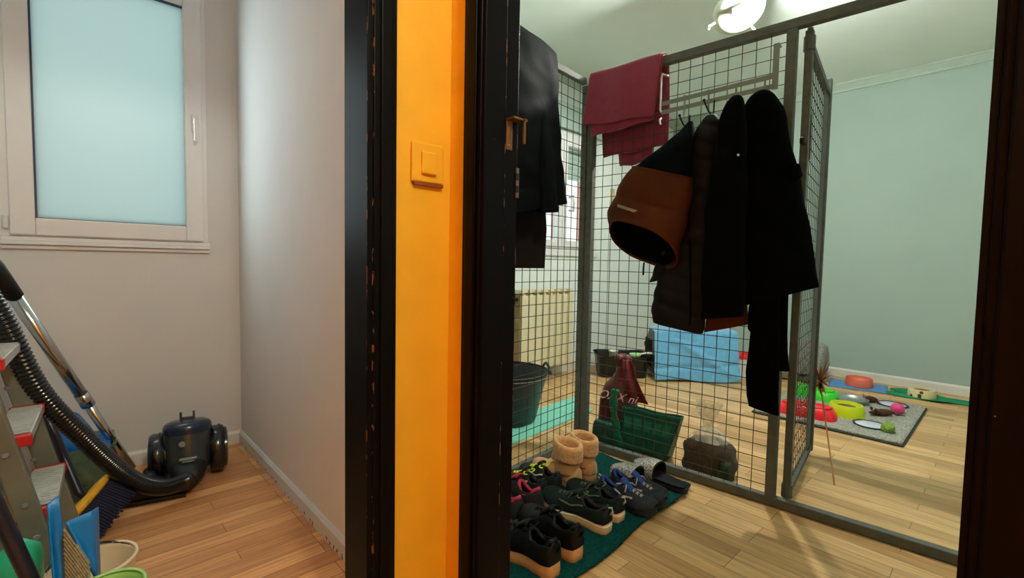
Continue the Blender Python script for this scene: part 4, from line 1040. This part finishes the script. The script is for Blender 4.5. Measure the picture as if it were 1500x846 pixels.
# silver glitter mules with black footbeds
glit = bpy.data.materials.new('silver_glitter'); glit.use_nodes = True
nt = glit.node_tree; b = nt.nodes['Principled BSDF']; vo = nt.nodes.new('ShaderNodeTexVoronoi'); vo.inputs['Scale'].default_value = 420
rp = nt.nodes.new('ShaderNodeValToRGB'); rp.color_ramp.elements[0].position = .25; rp.color_ramp.elements[1].position = .75
rp.color_ramp.elements[0].color = rgb((96, 96, 94)); rp.color_ramp.elements[1].color = rgb((236, 232, 222))
sx_ = nt.nodes.new('ShaderNodeSeparateColor'); tc = nt.nodes.new('ShaderNodeTexCoord'); nt.links.new(tc.outputs['Object'], vo.inputs['Vector'])
nt.links.new(vo.outputs['Color'], sx_.inputs[0]); nt.links.new(sx_.outputs[0], rp.inputs['Fac']); nt.links.new(rp.outputs['Color'], b.inputs['Base Color'])
b.inputs['Roughness'].default_value = .35; b.inputs['Metallic'].default_value = .4
felt = M('black_felt', (15, 15, 17), 0.95, var=.15, bump=.3, bs=260)
def mule(label, x, y, rz, side):
    o = thing('slipper', (x, y, .014), label, 'slipper', g, rz=rz); L, W = .245, .047
    def hw(t): return W * (.80 * math.sqrt(max(0, 1 - ((t - .3) / .305) ** 2)) if t < .15 else (.70 + .26 * math.sin(PI / 2 * min(1, (t - .15) / .5)))) if t < .72 else W * .96 * math.sqrt(max(0, 1 - ((t - .72) / .285) ** 2.2))
    N = 30; rings = []
    for gw, z in ((.9, 0), (1, .004), (1.02, .016), (.97, .020)):
        rings.append([Vector((hw(k / N) * gw, k / N * L, z)) for k in range(N + 1)] + [Vector((-hw(k / N) * gw, k / N * L, z)) for k in range(N, -1, -1)])
    obj('sole', loft(rings, cap0=True, cap1=True), soleK, o, smooth=True, mods=[('EDGE_SPLIT', dict(split_angle=.8))])
    bm = grid(26, 10, lambda u, v: Vector((hw(.03 + .93 * u) * .92 * (2 * v - 1), (.03 + .93 * u) * L, .0215 + .006 * (2 * v - 1) ** 2))); obj('footbed', bm, felt, o, smooth=True, mods=[SOL(.003)])
    def upf(u, v):
        t = .52 + .478 * u; ph = PI * v; h = .070 * (1 - .42 * u ** 2.2)
        return Vector((hw(t) * 1.04 * sp(math.cos(ph), .7), t * L, .012 + h * abs(math.sin(ph)) ** .6))
    bm = grid(16, 20, upf); obj('upper', bm, glit, o, smooth=True, mods=[SOL(.004, 1)])
    obj('upper_lining', grid(16, 20, lambda u, v: upf(u, v) * 1.0 - Vector((0, .002, .0045)) + Vector((-.004 * math.cos(PI * v), 0, 0))), felt, o, smooth=True)
    obj('edge_binding', tube(NB(), [upf(0, k / 20) for k in range(21)], .004, 8), felt, o, smooth=True)
mule('silver glitter slipper with black footbed next to the navy shoes', 1.632, .858, .02, -1)
mule('silver glitter slipper with wide black footbed at the right end of the rug', 1.728, .826, -.08, 1)

# ------------------------------------------------------------------ bags just inside the cage front
bagmar = M('maroon_woven_plastic', (98, 24, 30), 0.45, var=.15, vs=20, bump=.25, bs=40)
baghi = M('maroon_red_plastic', (122, 30, 34), 0.45, var=.12, vs=20, bump=.3, bs=50)
bagtxt = M('pale_pink_print', (232, 204, 200), 0.5, var=.05)
BGC = Vector((2.02, 1.345, 0))
bg = thing('carrier_bag', BGC, 'maroon carrier bag with pale lettering, its gathered top folded over, by the cage corner', 'bag')
view = Vector((BGC.x, BGC.y, 0)).normalized(); rgt = Vector((view.y, -view.x, 0))
rings = []
for z, w, d in ((.003, .095, .075), (.04, .100, .08), (.10, .102, .08), (.18, .098, .075), (.24, .088, .066), (.29, .070, .052), (.33, .050, .040), (.36, .036, .032), (.40, .030, .028), (.425, .042, .034), (.445, .040, .030), (.452, .015, .012)):
    rings.append([rgt * ((w * sp(math.cos(2 * PI * k / 40), .75)) * (1 + .06 * math.sin(5 * 2 * PI * k / 40 + z * 20) * (z > .2)) + (.015 if z > .3 else 0)) + view * (d * sp(math.sin(2 * PI * k / 40), .75) * (1 + .1 * math.sin(7 * 2 * PI * k / 40 + z * 9) * (z > .2))) + Vector((0, 0, z)) for k in range(40)])
obj('body', loft(rings, cap0=True, cap1=True), bagmar, bg, smooth=True)
def fl(u, v):
    w = .018 + .040 * u
    return rgt * (.032 + .055 * u ** 1.3 + (v - .5) * 2 * w) + view * (-.045 - .022 * math.sin(PI * u) - .01 * u + .008 * math.cos(9 * v)) + Vector((0, 0, .432 - .215 * u + .018 * math.sin(PI * min(1, u * 3)) + .012 * (1 - v) * u))
obj('folded_flap', grid(18, 10, fl), baghi, bg, smooth=True, mods=[SOL(.004), SUB(1)])
obj('white_hem', grid(16, 3, lambda u, v: rgt * (-.09 + .17 * u) + view * (-.083 - .003 * math.sin(PI * u)) + Vector((0, 0, .112 - .020 * math.sin(PI * u) + .016 * v))), bagtxt, bg, mods=[SOL(.002)])
cu = bpy.data.curves.new('lettering', 'FONT'); cu.body = 'OXX ni'; cu.size = .058; cu.extrude = .0006; cu.align_x = 'CENTER'; cu.shear = .35
cu.materials.append(bagtxt)
tmp_ = bpy.data.objects.new('lettering', cu); COL.objects.link(tmp_); bpy.context.view_layer.update()
me_ = bpy.data.meshes.new_from_object(tmp_); bpy.data.objects.remove(tmp_)
to = bpy.data.objects.new('lettering', me_); COL.objects.link(to); to.parent = bg
mm = Matrix((rgt, Vector((0, 0, 1)), -view)).transposed().to_4x4()
to.matrix_basis = Matrix.Translation(rgt * -.012 + view * -.078 + Vector((0, 0, .232))) @ mm @ Matrix.Rotation(-.12, 4, 'Z') @ Matrix.Rotation(-.22, 4, 'X')

tote_g = M('green_woven_tote', (12, 92, 72), 0.5, var=.22, vs=26, bump=.35, bs=220)
tote_l = M('light_green_tote_print', (40, 132, 106), 0.5, var=.2, vs=40)
tote_s = M('glossy_green_strap', (16, 120, 84), 0.3, var=.35, vs=70, bump=.4, bs=90)
tg = thing('tote_bag', K(.30, -.13, 0), 'green woven shopping tote with a pale printed band, leaning on the cage front', 'bag')
def tote(u, v):   # u across, v up; front sheet
    s = .165 + (.245 + .045 * v) * u + .012 * v; z = .006 + (.205 + .01 * u) * v
    return K(s - .01 * (1 - v) * u, -.085 - .018 * math.sin(PI * u) * (1 - .4 * v) + .05 * (v - .5) * 0, z + .004 * math.sin(8 * u) * v)
kpart('front_panel', grid(24, 16, tote), tote_g, tg, smooth=True, mods=[SOL(.003)])
kpart('back_panel', grid(24, 16, lambda u, v: tote(u, v) - EL * (.085 - .05 * v)), tote_g, tg, smooth=True, mods=[SOL(.003)])
for u in (0, 1): kpart('side_panel', grid(8, 12, lambda a, v: tote(u, v) - EL * ((.085 - .05 * v) * a)), tote_g, tg, smooth=True, mods=[SOL(.003)])
kpart('base', grid(8, 8, lambda u, a: tote(u, 0.02) - EL * (.085 * a)), tote_g, tg, mods=[SOL(.003)])
bm = NB()
for k in range(5):
    u0 = .06 + .18 * k
    grid(6, 5, lambda u, v: tote(u0 + .135 * u, .52 + .26 * v) + EL * .0035, bm)
kpart('printed_band', bm, tote_l, tg)
strap = catmull([K(.155, -.055, .30), K(.150, -.045, .26), K(.158, -.040, .18), K(.175, -.042, .10), K(.185, -.05, .02)], 24)
bm = NB(); V = [[bm.verts.new(p + ES * (w * (.019 + .004 * math.sin(i))) + EL * (.004 * math.cos(w * 2) * math.sin(i * 1.3))) for w in (-1, -.3, .4, 1)] for i, p in enumerate(strap)]
for i in range(len(V) - 1):
    for k in range(3): bm.faces.new((V[i][k], V[i][k + 1], V[i + 1][k + 1], V[i + 1][k]))
kpart('strap', bm, tote_s, tg, smooth=True, mods=[SOL(.004)])
tg2 = thing('bag', K(.09, -.06, 0), 'low dark green bag with pale round print beside the cage corner post', 'bag')
rings = [[K(.105 + .075 * f * sp(math.cos(2 * PI * k / 28), .6), -.062 + .026 * f * sp(math.sin(2 * PI * k / 28), .6), z) for k in range(28)] for z, f in ((.004, .95), (.03, 1), (.08, .98), (.115, .9), (.128, .75))]
kpart('body', loft(rings, cap0=True, cap1=True), M('bottle_green_plastic', (30, 76, 64), .4, var=.2, vs=30, bump=.3, bs=60), tg2, smooth=True)
kpart('round_print', tube(NB(), [K(.115 + .009 * math.cos(2 * PI * k / 20), -.0345, .062 + .009 * math.sin(2 * PI * k / 20)) for k in range(20)], .0012, 6, closed=True), tote_l, tg2)

clearbag = M_film('clear_bag_film', (232, 232, 220), .05, .12); clearneck = M_film('crumpled_clear_film', (232, 230, 210), .34, .15)
brownstuff = M('dark_brown_contents', (60, 40, 20), 0.9, var=.45, vs=60, bump=.6, bs=120)
greencnt = M('dark_green_contents', (44, 62, 36), 0.9, var=.3, vs=40, bump=.4, bs=100)
CB = K(.585, -.125, 0)
cb = thing('plastic_bag', CB, 'knotted clear plastic bag full of dark brown stuff on the floor behind the cage mesh', 'bag')
def blob(tbl, nz, lump, seed, n=36, rot=0.0):
    out = []
    for i in range(nz + 1):
        z = tbl[0][0] + (tbl[-1][0] - tbl[0][0]) * i / nz; _, a, b_, ox = lerp_table(tbl, z); ring = []
        for k in range(n):
            th = 2 * PI * k / n; q = 1 + lump * noise.noise(Vector((math.cos(th) * 2.2 + seed, math.sin(th) * 2.2, z * 22)))
            ring.append(ES * (a * sp(math.cos(th), .8) * q + ox) + EL * (b_ * sp(math.sin(th), .8) * q) + Vector((0, 0, z)))
        out.append(ring)
    return out
obj('film', loft(blob([(.003, .114, .080, 0), (.05, .120, .087, 0), (.10, .112, .082, 0), (.15, .086, .067, -.005), (.185, .047, .042, -.01), (.203, .020, .019, -.012)], 20, .10, 1.0)), clearbag, cb, smooth=True)
obj('neck', loft(blob([(.150, .084, .065, -.005), (.170, .062, .052, -.008), (.203, .018, .018, -.012), (.225, .022, .020, -.012), (.27, .046, .030, -.016), (.312, .056, .022, -.012)], 22, .22, 7.0)), clearneck, cb, smooth=True)
obj('contents', loft(blob([(.006, .106, .072, 0), (.06, .112, .080, 0), (.12, .100, .072, 0), (.140, .082, .060, .002), (.152, .050, .040, .008), (.158, .012, .012, .01)], 16, .12, 4.0), cap0=True, cap1=True), brownstuff, cb, smooth=True)
obj('green_pack', loft(blob([(.006, .030, .030, .080), (.05, .028, .03, .082), (.085, .02, .02, .082)], 8, .2, 9.0, n=18), cap0=True, cap1=True), greencnt, cb, smooth=True, loc=EL * .052)
obj('knot', tube(NB(), [ES * (-.012 + .017 * math.cos(2 * PI * k / 16)) + EL * (.017 * math.sin(2 * PI * k / 16)) + Vector((0, 0, .207 + .004 * math.sin(6 * PI * k / 16))) for k in range(16)], .008, 8, closed=True), clearbag, cb, smooth=True)
coral = M('coral_pink_ball', (226, 128, 106), 0.6, var=.1)
bm = NB(); bmesh.ops.create_uvsphere(bm, u_segments=16, v_segments=10, radius=.020); 
o = obj('toy_ball', bm, coral, smooth=True, loc=(2.36, 1.08, .020)); tag(o, 'small coral pink ball on the floor behind the knotted clear bag', 'ball')

# ------------------------------------------------------------------ far side of the cat room
blk_pl = M('black_litter_plastic', (14, 15, 15), 0.35, var=.1)
LBm = Vector((3.298, 2.189, 0))
lb = thing('litter_box', LBm, 'large black open litter box on the floor by the back wall', 'litter box', rz=.785)
def rrect(w, d, z, r): return rr(w, d, z, r, 5)
obj('tray', loft([rrect(.14, .19, .004, .05), rrect(.15, .20, .12, .06), rrect(.162, .214, .17, .07), rrect(.168, .220, .175, .07), rrect(.163, .215, .178, .07)], cap0=True), blk_pl, lb, smooth=True, mods=[SOL(.005, -1), ('EDGE_SPLIT', dict(split_angle=.9))])
litter = M('dark_cat_litter', (56, 62, 52), 0.95, var=.4, vs=150, bump=1, bs=200)
lit = obj('litter', grid(24, 24, lambda u, v: Vector((-.138 + .276 * u, -.186 + .372 * v, .075 + .012 * noise.noise(Vector((u * 6, v * 6, 2)))))), litter, lb, smooth=True)
scoop = thing('litter_scoop', (3.26, 2.03, .178), 'white and green scoop lying on the rim of the black litter box', 'scoop', rz=.9)
bm = loft([[Vector((.03 * math.cos(a), .04 * math.sin(a), .002 + .012 * (math.cos(a) > .3) * 0)) for a in [2 * PI * k / 20 for k in range(20)]], [Vector((.036 * math.cos(a), .048 * math.sin(a), .024)) for a in [2 * PI * k / 20 for k in range(20)]]], cap0=True)
obj('blade', bm, M('mint_green_plastic', (170, 224, 168), .4, var=.05), scoop, smooth=True, mods=[SOL(.003)])
obj('handle', tube(NB(), [(0, -.045, .018), (0, -.10, .026), (0, -.15, .022)], .009, 8), white_m, scoop, smooth=True)
cupw = thing('cup', (3.19, 2.19, .09), 'white paper cup standing in the black litter box', 'cup')
obj('cup_wall', lathe([(.026, 0), (.036, .115), (.038, .117), (.037, .12)], 24, cap0=True), white_m, cupw, smooth=True, mods=[SOL(.002)])

# pet carrier with a blue fleece thrown over
fle_b = M('light_blue_fleece', (104, 172, 214), 0.98, var=.10, vs=30, bump=.8, bs=120, sheen=.5)
car_g = M('grey_carrier_plastic', (92, 92, 88), 0.55, var=.1)
A0 = Vector((3.345, 1.90, 0)); A1 = Vector((3.775, 1.465, 0)); AU = (A1 - A0).normalized(); AW = (A1 - A0).length; AN = Vector((AU.y, -AU.x, 0))
if AN.x > 0: AN = -AN
def Q(u, d, z): return A0 + AU * u + AN * d + Vector((0, 0, z))
pc = thing('pet_carrier', Q(AW / 2, -.2, 0), 'grey pet carrier mostly covered by the light blue fleece', 'pet carrier')
bm = loft([[Q(AW * (.5 + (.5 - .02) * a * f), -.22 + .18 * b * f, z) for a, b in ((-1, 1), (-1, -1), (1, -1), (1, 1))] for z, f in ((.004, .92), (.20, 1.0), (.21, 1.03), (.24, 1.03), (.25, 1.0), (.36, .9))], cap0=True, cap1=True)
kpart('shell', bm, car_g, pc, mods=[BEV(.02, 3)])
bm = NB()
for k in range(5): tube(bm, [Q(-.006, -.12 - .045 * k, .08), Q(-.004, -.12 - .045 * k, .30)], .006, 6)
kpart('side_vent', bm, dark_iron, pc)
kpart('top_handle', tube(NB(), [Q(AW * .36, -.2, .35), Q(AW * .38, -.2, .39), Q(AW * .62, -.2, .39), Q(AW * .64, -.2, .35)], .012, 8), car_g, pc, smooth=True)
def fleece_f(u, v):
    x = v * 1.0
    if x < .72: t = x / .72; z = .012 + .372 * t; d = .055 - .065 * t; 
    else: t = (x - .72) / .28; z = .384 + .012 * math.sin(PI * t / 2); d = -.010 - .26 * t
    fold_ = .012 * math.sin(9 * u + 3 * v + 1) * (1 - v) + .018 * math.exp(-((u * .9 + v * 1.2 - .95) / .07) ** 2) * (v < .6) - .012 * math.exp(-((v - .16 - .08 * u) / .035) ** 2)
    return Q(-.012 + (AW + .03) * u + .02 * (1 - v) * (u - .3), d + fold_, max(.008, z + .008 * math.sin(7 * u) * (1 - v)))
tag(obj('blanket', grid(60, 60, fleece_f), fle_b, smooth=True, mods=[SOL(.006, 1)]), 'light blue fleece blanket draped over the pet carrier', 'blanket')
sk = thing('white_feeder', Q(AW * .36, -.13, .40), 'small white container with two dark holes on top of the blue fleece', 'container', rz=math.atan2(AU.y, AU.x))
bm = NB(); bx(bm, -.075, .075, -.05, .05, 0, .07); obj('case', bm, white_m, sk, mods=[BEV(.012, 3)])
for x in (-.03, .03):
    bm = NB(); tube(bm, [(x, -.046, .038), (x, -.053, .038)], .020, 16); o_ = obj('hole', bm, hole_m, sk)

rb = thing('red_lid_box', (4.10, 1.50, 0), 'white storage box with a red lid and dark side beside the blue fleece', 'box', rz=.35)
bm = loft([rrect(.10, .10, .004, .012), rrect(.108, .108, .155, .014)], cap0=True, cap1=True)
o_ = obj('case', bm, [white_m, M('brown_box_side', (70, 60, 44), .6, var=.2)], rb)
for p in o_.data.polygons:
    if p.normal.y > .7 : p.material_index = 1
red_m = M('red_plastic', (214, 34, 36), 0.4, var=.06)
obj('lid', loft([rrect(.112, .112, .152, .016), rrect(.118, .118, .158, .016), rrect(.117, .117, .172, .02), rrect(.10, .10, .180, .02)], cap0=True, cap1=True), red_m, rb, mods=[BEV(.002)])
bm = NB(); bx(bm, -.05, .05, -.03, .03, .178, .192); obj('lid_handle', bm, red_m, rb, mods=[BEV(.006)])

# grey cat house
speck = M('speckled_grey_fabric', (150, 150, 146), 0.95, var=.4, vs=70, bump=.4, bs=90)
ch = thing('cat_house', (4.30, 1.17, 0), 'speckled grey fabric cat tunnel with a round dark entrance by the far wall', 'cat house')
CHr = .155
def chp(k, n, y, r): a = 2 * PI * k / n; return Vector((r * sp(math.cos(a), .8), y, max(.0, CHr + .005 + r * sp(math.sin(a), .8))))
rings = [[chp(k, 36, y, r) for k in range(36)] for y, r in ((.20, .02), (.205, .10), (.19, .145), (.10, CHr), (-.10, CHr), (-.15, CHr * .97), (-.175, .135), (-.185, .10), (-.19, .02))]
obj('shell', loft(rings), speck, ch, smooth=True, mods=[SOL(.012, 1)])
bm = NB(); m_ = Matrix.Translation((-.152, -.075, .13)) @ Matrix.Rotation(-PI / 2, 4, 'Y'); lathe([(.066, -.012), (.074, .0), (.066, .004), (.0, -.004)], 28, cap0=False, bm=bm, mtx=m_); obj('side_entrance', bm, hole_m, ch, smooth=True)

# grey rug with bowls and toys
rug_g = M_rug('grey_flecked_pile', (150, 150, 138), 90)
r2 = thing('rug', (3.545, .70, 0), 'grey flecked rug with bowls and toys on it in the cat room', 'rug')
bm = grid(60, 50, lambda u, v: Vector((-.475 + .95 * u, -.355 + .72 * v, .011 + .003 * noise.noise(Vector((u * 40, v * 40, 0)))))); obj('pile', bm, rug_g, r2, smooth=True, mods=[SOL(.009, -1)])
edge_m = M('dark_rug_edge', (52, 56, 56), .9, var=.2)
bm = NB(); rect = [(-.478, -.358), (.478, -.358), (.478, .368), (-.478, .368)]
for (ax, ay), (bx_, by) in zip(rect, rect[1:] + rect[:1]): tube(bm, [(ax, ay, .007), (bx_, by, .007)], .0055, 6)
obj('bound_edge', bm, edge_m, r2)
RZ = .014
kib = M('brown_kibble', (120, 82, 44), 0.9, var=.4, vs=120, bump=1, bs=160)
def bowl(name, x, y, z, r0, r1, h, mat, label, food=None, sx=1.0, grp='cat bowls', fill=.62):
    o = thing(name, (x, y, z), label, 'bowl', grp)
    obj('wall', lathe([(r0, 0), (r0 * 1.0, .004), (r1 + .003, h * .92), (r1, h), (r1 - .006, h), (r1 * .82, h * .45), (r1 * .7, h * .35), (0.001, h * .33)], 36, sx=sx), mat, o, smooth=True, mods=[('EDGE_SPLIT', dict(split_angle=.8))])
    if food:
        fo = obj('food', lathe([(r1 * .86 * sx, h * .6), (r1 * .62, h * fill + .012), (.001, h * fill + .020)], 24, cap0=False, sx=sx), food, o, smooth=True); fo['kind'] = 'stuff'
    return o
lime = M('lime_yellow_plastic', (204, 222, 22), 0.35, var=.04)
grn = M('bright_green_plastic', (60, 204, 40), 0.35, var=.04)
redb = M('bright_red_plastic', (232, 30, 40), 0.35, var=.04)
org = M('salmon_orange_plastic', (226, 112, 84), 0.4, var=.05)
bowl('bowl', 3.42, .655, RZ, .098, .082, .072, lime, 'lime yellow bowl with brown kibble on the grey rug', kib)
def double_bowl(x, y, rz, mat, label):
    o = thing('double_bowl', (x, y, RZ), label, 'bowl', 'cat bowls', rz=rz)
    bm = NB(); loft([rrect(.085, .155, 0, .05), rrect(.082, .150, .03, .05), rrect(.070, .135, .062, .05), rrect(.066, .131, .066, .05)], cap0=True, bm=bm)
    loft([rrect(.066, .131, .066, .05), rrect(.062, .127, .064, .05)], bm=bm)
    obj('base', bm, mat, o, smooth=True, mods=[('EDGE_SPLIT', dict(split_angle=.7))])
    obj('top', loft([rrect(.066, .131, .064, .05)], cap0=True), mat, o)
    for sy in (-.066, .066):
        obj('well', lathe([(.058, .067), (.060, .071), (.055, .070), (.045, .066), (.0, .0655)], 28, cap0=False, mtx=Matrix.Translation((0, sy, 0))), mat, o, smooth=True)
    bm = NB()
    loft([[Vector((x_ * .066, y_, .066 + h_)) for x_, h_ in ((-1, 0), (-.95, .030), (.95, .030), (1, 0))] for y_ in (-.006, .006)], cap0=True, cap1=True, bm=bm); obj('divider', bm, mat, o, mods=[BEV(.003)])
    return o
double_bowl(3.225, .815, .15, redb, 'bright red double cat bowl at the near left corner of the grey rug')
double_bowl(3.72, .905, -.2, grn, 'bright green double cat bowl at the back left of the grey rug')
steel = M('brushed_steel', (170, 174, 170), 0.35, metal=.8, var=.08)
bowl('bowl', 3.76, .70, RZ, .075, .098, .035, steel, 'low steel grey bowl behind the lime yellow bowl', None)
def plate(x, y, label):
    o = thing('plate', (x, y, RZ), label, 'plate', 'white plates with dark rims on the grey rug')
    obj('disc', lathe([(.055, 0), (.075, .010), (.070, .012), (.0, .009)], 36, cap0=True), M('white_glaze', (216, 222, 238), .25, var=.02), o, smooth=True)
    obj('rim', lathe([(.058, 0), (.083, .010), (.084, .014), (.072, .0135)], 36, cap0=False), M('dark_rim', (40, 44, 52), .4, var=.1), o, smooth=True)
plate(3.285, .512, 'white plate with dark rim at the front of the grey rug')
plate(3.90, .500, 'white plate with dark rim at the back right of the grey rug')
pinkb = M('hot_pink_ball', (226, 70, 130), .5, var=.1)
bm = NB(); bmesh.ops.create_uvsphere(bm, u_segments=20, v_segments=12, radius=.036); tag(obj('toy_ball', bm, pinkb, smooth=True, loc=(3.70, .448, RZ + .034)), 'hot pink ball between the plates on the grey rug', 'ball')
grass = M('green_fuzzy_ball', (128, 160, 70), .9, var=.3, vs=80, bump=1, bs=150)
bm = NB(); bmesh.ops.create_uvsphere(bm, u_segments=20, v_segments=12, radius=.032)
for v in bm.verts: v.co *= 1 + .10 * noise.noise(v.co * 60)
tag(obj('toy_ball', bm, grass, smooth=True, loc=(3.222, .425, RZ + .030)), 'fuzzy green ball at the near right corner of the grey rug', 'ball')
def toy(label, x, y, rz, cm, L=.11, tail=None, feet=None):
    o = thing('plush_toy', (x, y, RZ), label, 'cat toy', 'plush cat toys', rz=rz)
    rings = []
    for t in [k / 14 for k in range(15)]:
        r = .026 * math.sin(PI * min(.99, max(.03, t))) ** .55 * (1 - .25 * t)
        rings.append([Vector((L * (t - .5), r * 1.1 * math.cos(2 * PI * k / 16), .026 + r * math.sin(2 * PI * k / 16) * .95)) for k in range(16)])
    obj('body', loft(rings, cap0=True, cap1=True), cm, o, smooth=True)
    for sg in (-1, 1):
        bm = NB(); bmesh.ops.create_uvsphere(bm, u_segments=10, v_segments=8, radius=.011, matrix=Matrix.Translation((L * .32, sg * .017, .046)) @ Matrix.Diagonal((.5, 1, 1, 1))); obj('ear', bm, tail or cm, o, smooth=True)
    obj('tail', tube(NB(), [(-L * .48, 0, .02), (-L * .65, .01, .012), (-L * .8, -.012, .008), (-L * .95, .004, .006)], .004, 6), tail or cm, o, smooth=True)
    if feet:
        for sx in (-.2, .25):
            bm = NB(); bmesh.ops.create_uvsphere(bm, u_segments=10, v_segments=8, radius=.014, matrix=Matrix.Translation((L * sx, -.022, .012))); obj('paw', bm, feet, o, smooth=True)
plushb = M('dark_brown_plush', (78, 44, 30), .95, var=.25, vs=60, bump=.8, bs=140)
plushp = M('dusty_pink_plush', (196, 140, 136), .95, var=.2, vs=60, bump=.8, bs=140)
plushw = M('cream_plush', (214, 210, 190), .95, var=.1)
toy('long dark brown plush toy with cream paws in front of the pink ball', 3.555, .505, 2.4, plushb, .15, None, plushw)
toy('small brown and dusty pink plush mouse behind the brown plush toy', 3.86, .615, 2.0, plushb, .09, plushp)

# bowls by the far wall
blue_mat = M('pale_blue_mat', (96, 150, 206), .8, var=.12, vs=40)
o = thing('placemat', (4.415, .785, 0), 'pale blue mat with frayed corners under the salmon bowl by the far wall', 'mat', rz=.18)
obj('cloth', grid(16, 12, lambda u, v: Vector((-.15 + .30 * u, -.19 + .37 * v, .004 + .002 * math.sin(9 * u + 5 * v)))), blue_mat, o, smooth=True, mods=[SOL(.004)])
bowl('bowl', 4.42, .775, .008, .092, .082, .062, org, 'salmon orange bowl on the pale blue mat by the far wall', None)
green_c = M('emerald_cloth', (20, 134, 92), .9, var=.2, vs=30, bump=.4, bs=120)
o = thing('placemat', (4.42, .375, 0), 'crumpled emerald green cloth under the patterned bowl by the far wall', 'mat', rz=-.05)
def gc(u, v):
    a = 2 * PI * u; r = (.13 + .03 * math.sin(3 * a) + .02 * math.cos(5 * a + 1)) * v
    return Vector((r * 1.0 * math.cos(a), r * 1.75 * math.sin(a), .004 + .010 * v * (.5 + .5 * math.sin(4 * a + 6 * v)) * v))
bm = grid(49, 12, gc); bmesh.ops.remove_doubles(bm, verts=bm.verts, dist=1e-5); obj('cloth', bm, green_c, o, smooth=True, mods=[SOL(.004)])
pat = M('cream_bowl_with_dark_spots', (222, 208, 158), .4, var=0)
nt = pat.node_tree; b = nt.nodes['Principled BSDF']; vo = nt.nodes.new('ShaderNodeTexVoronoi'); vo.inputs['Scale'].default_value = 22
tc = nt.nodes.new('ShaderNodeTexCoord'); nt.links.new(tc.outputs['Object'], vo.inputs['Vector']); rp = nt.nodes.new('ShaderNodeValToRGB'); rp.color_ramp.interpolation = 'CONSTANT'
rp.color_ramp.elements[0].color = rgb((70, 60, 44)); rp.color_ramp.elements[1].position = .26; rp.color_ramp.elements[1].color = rgb((222, 208, 158)); nt.links.new(vo.outputs['Distance'], rp.inputs['Fac']); nt.links.new(rp.outputs['Color'], b.inputs['Base Color'])
bowl('bowl', 4.40, .405, .008, .080, .073, .055, pat, 'cream bowl with dark spots on the emerald cloth by the far wall', kib, fill=.6)

# ------------------------------------------------------------------ light
def lamp(kind, name, loc, energy, col, size=.1, rot=None, sy=None, spread=None):
    l = bpy.data.lights.new(name, kind); l.energy = energy; l.color = col
    if kind == 'AREA':
        l.size = size
        if sy: l.shape = 'RECTANGLE'; l.size_y = sy
        if spread: l.spread = spread
    elif kind == 'SUN': l.angle = size
    else: l.shadow_soft_size = size
    o = bpy.data.objects.new(name, l); COL.objects.link(o); o.location = loc
    if rot: o.rotation_euler = rot
    return o
lamp('POINT', 'corridor_lamp', (.30, -.33, 2.33), 58, (.96, 1.0, .90), .09)
bdir = BULB + Vector((-.012, -.013, -.034))
lamp('POINT', 'bare_bulb_light', bdir, 92, (1.0, 1.0, .92), .03)
# daylight for the windows, some of it added as unseen boosts
lamp('AREA', 'daylight_left', (.138, FAC + .30, 1.55), 5, (.84, .96, 1.0), 1.0, (-PI / 2, 0, 0), 1.4)
lamp('AREA', 'left_pane_boost', (.138, FAC - .032, 1.515), 5.8, (.80, .95, 1.0), .45, (-PI / 2, 0, 0), .92)
lamp('AREA', 'near_window_fill', (2.45, NEARY - .10, 1.48), 3, (.92, 1.0, .96), 1.65, (PI / 2, 0, 0), 1.22)
lamp('AREA', 'daylight_right', (2.9, FAC + .35, 1.4), 4, (.90, .97, 1.0), 1.2, (-PI / 2, 0, 0), .8)

sun = lamp('SUN', 'building_fill_sun', (0, 0, 8), 5, (1.0, .97, .92), .02)
sun.rotation_euler = Vector((.9, .36, -.25)).to_track_quat('-Z', 'Y').to_euler()
w = bpy.data.worlds.new('World'); bpy.context.scene.world = w; w.use_nodes = True
w.node_tree.nodes['Background'].inputs[0].default_value = (.93, .97, 1.0, 1); w.node_tree.nodes['Background'].inputs[1].default_value = .95

# ------------------------------------------------------------------ camera
yaw, pitch, roll, f = math.radians(43.078), math.radians(3.108), math.radians(1.0423), 686.2
F = Vector((math.sin(yaw) * math.cos(pitch), math.cos(yaw) * math.cos(pitch), -math.sin(pitch)))
r0 = Vector((math.cos(yaw), -math.sin(yaw), 0)); u0 = r0.cross(F)
r2v = r0 * math.cos(roll) + u0 * math.sin(roll); u2v = -r0 * math.sin(roll) + u0 * math.cos(roll)
cam = bpy.data.cameras.new('camera'); cam.sensor_width = 36; cam.lens = f / 1500 * 36; cam.clip_start = .02
co = bpy.data.objects.new('camera', cam); COL.objects.link(co)
co.matrix_world = Matrix.Translation((0, 0, .9)) @ Matrix((r2v, u2v, -F)).transposed().to_4x4()
sc = bpy.context.scene; sc.camera = co
sc.cycles.max_bounces = 12; sc.cycles.diffuse_bounces = 8; sc.cycles.transparent_max_bounces = 16
sc.view_settings.view_transform = 'Standard'; sc.view_settings.look = 'None'; sc.view_settings.gamma = 1; sc.view_settings.use_curve_mapping = False
sc.view_settings.exposure = 0.0
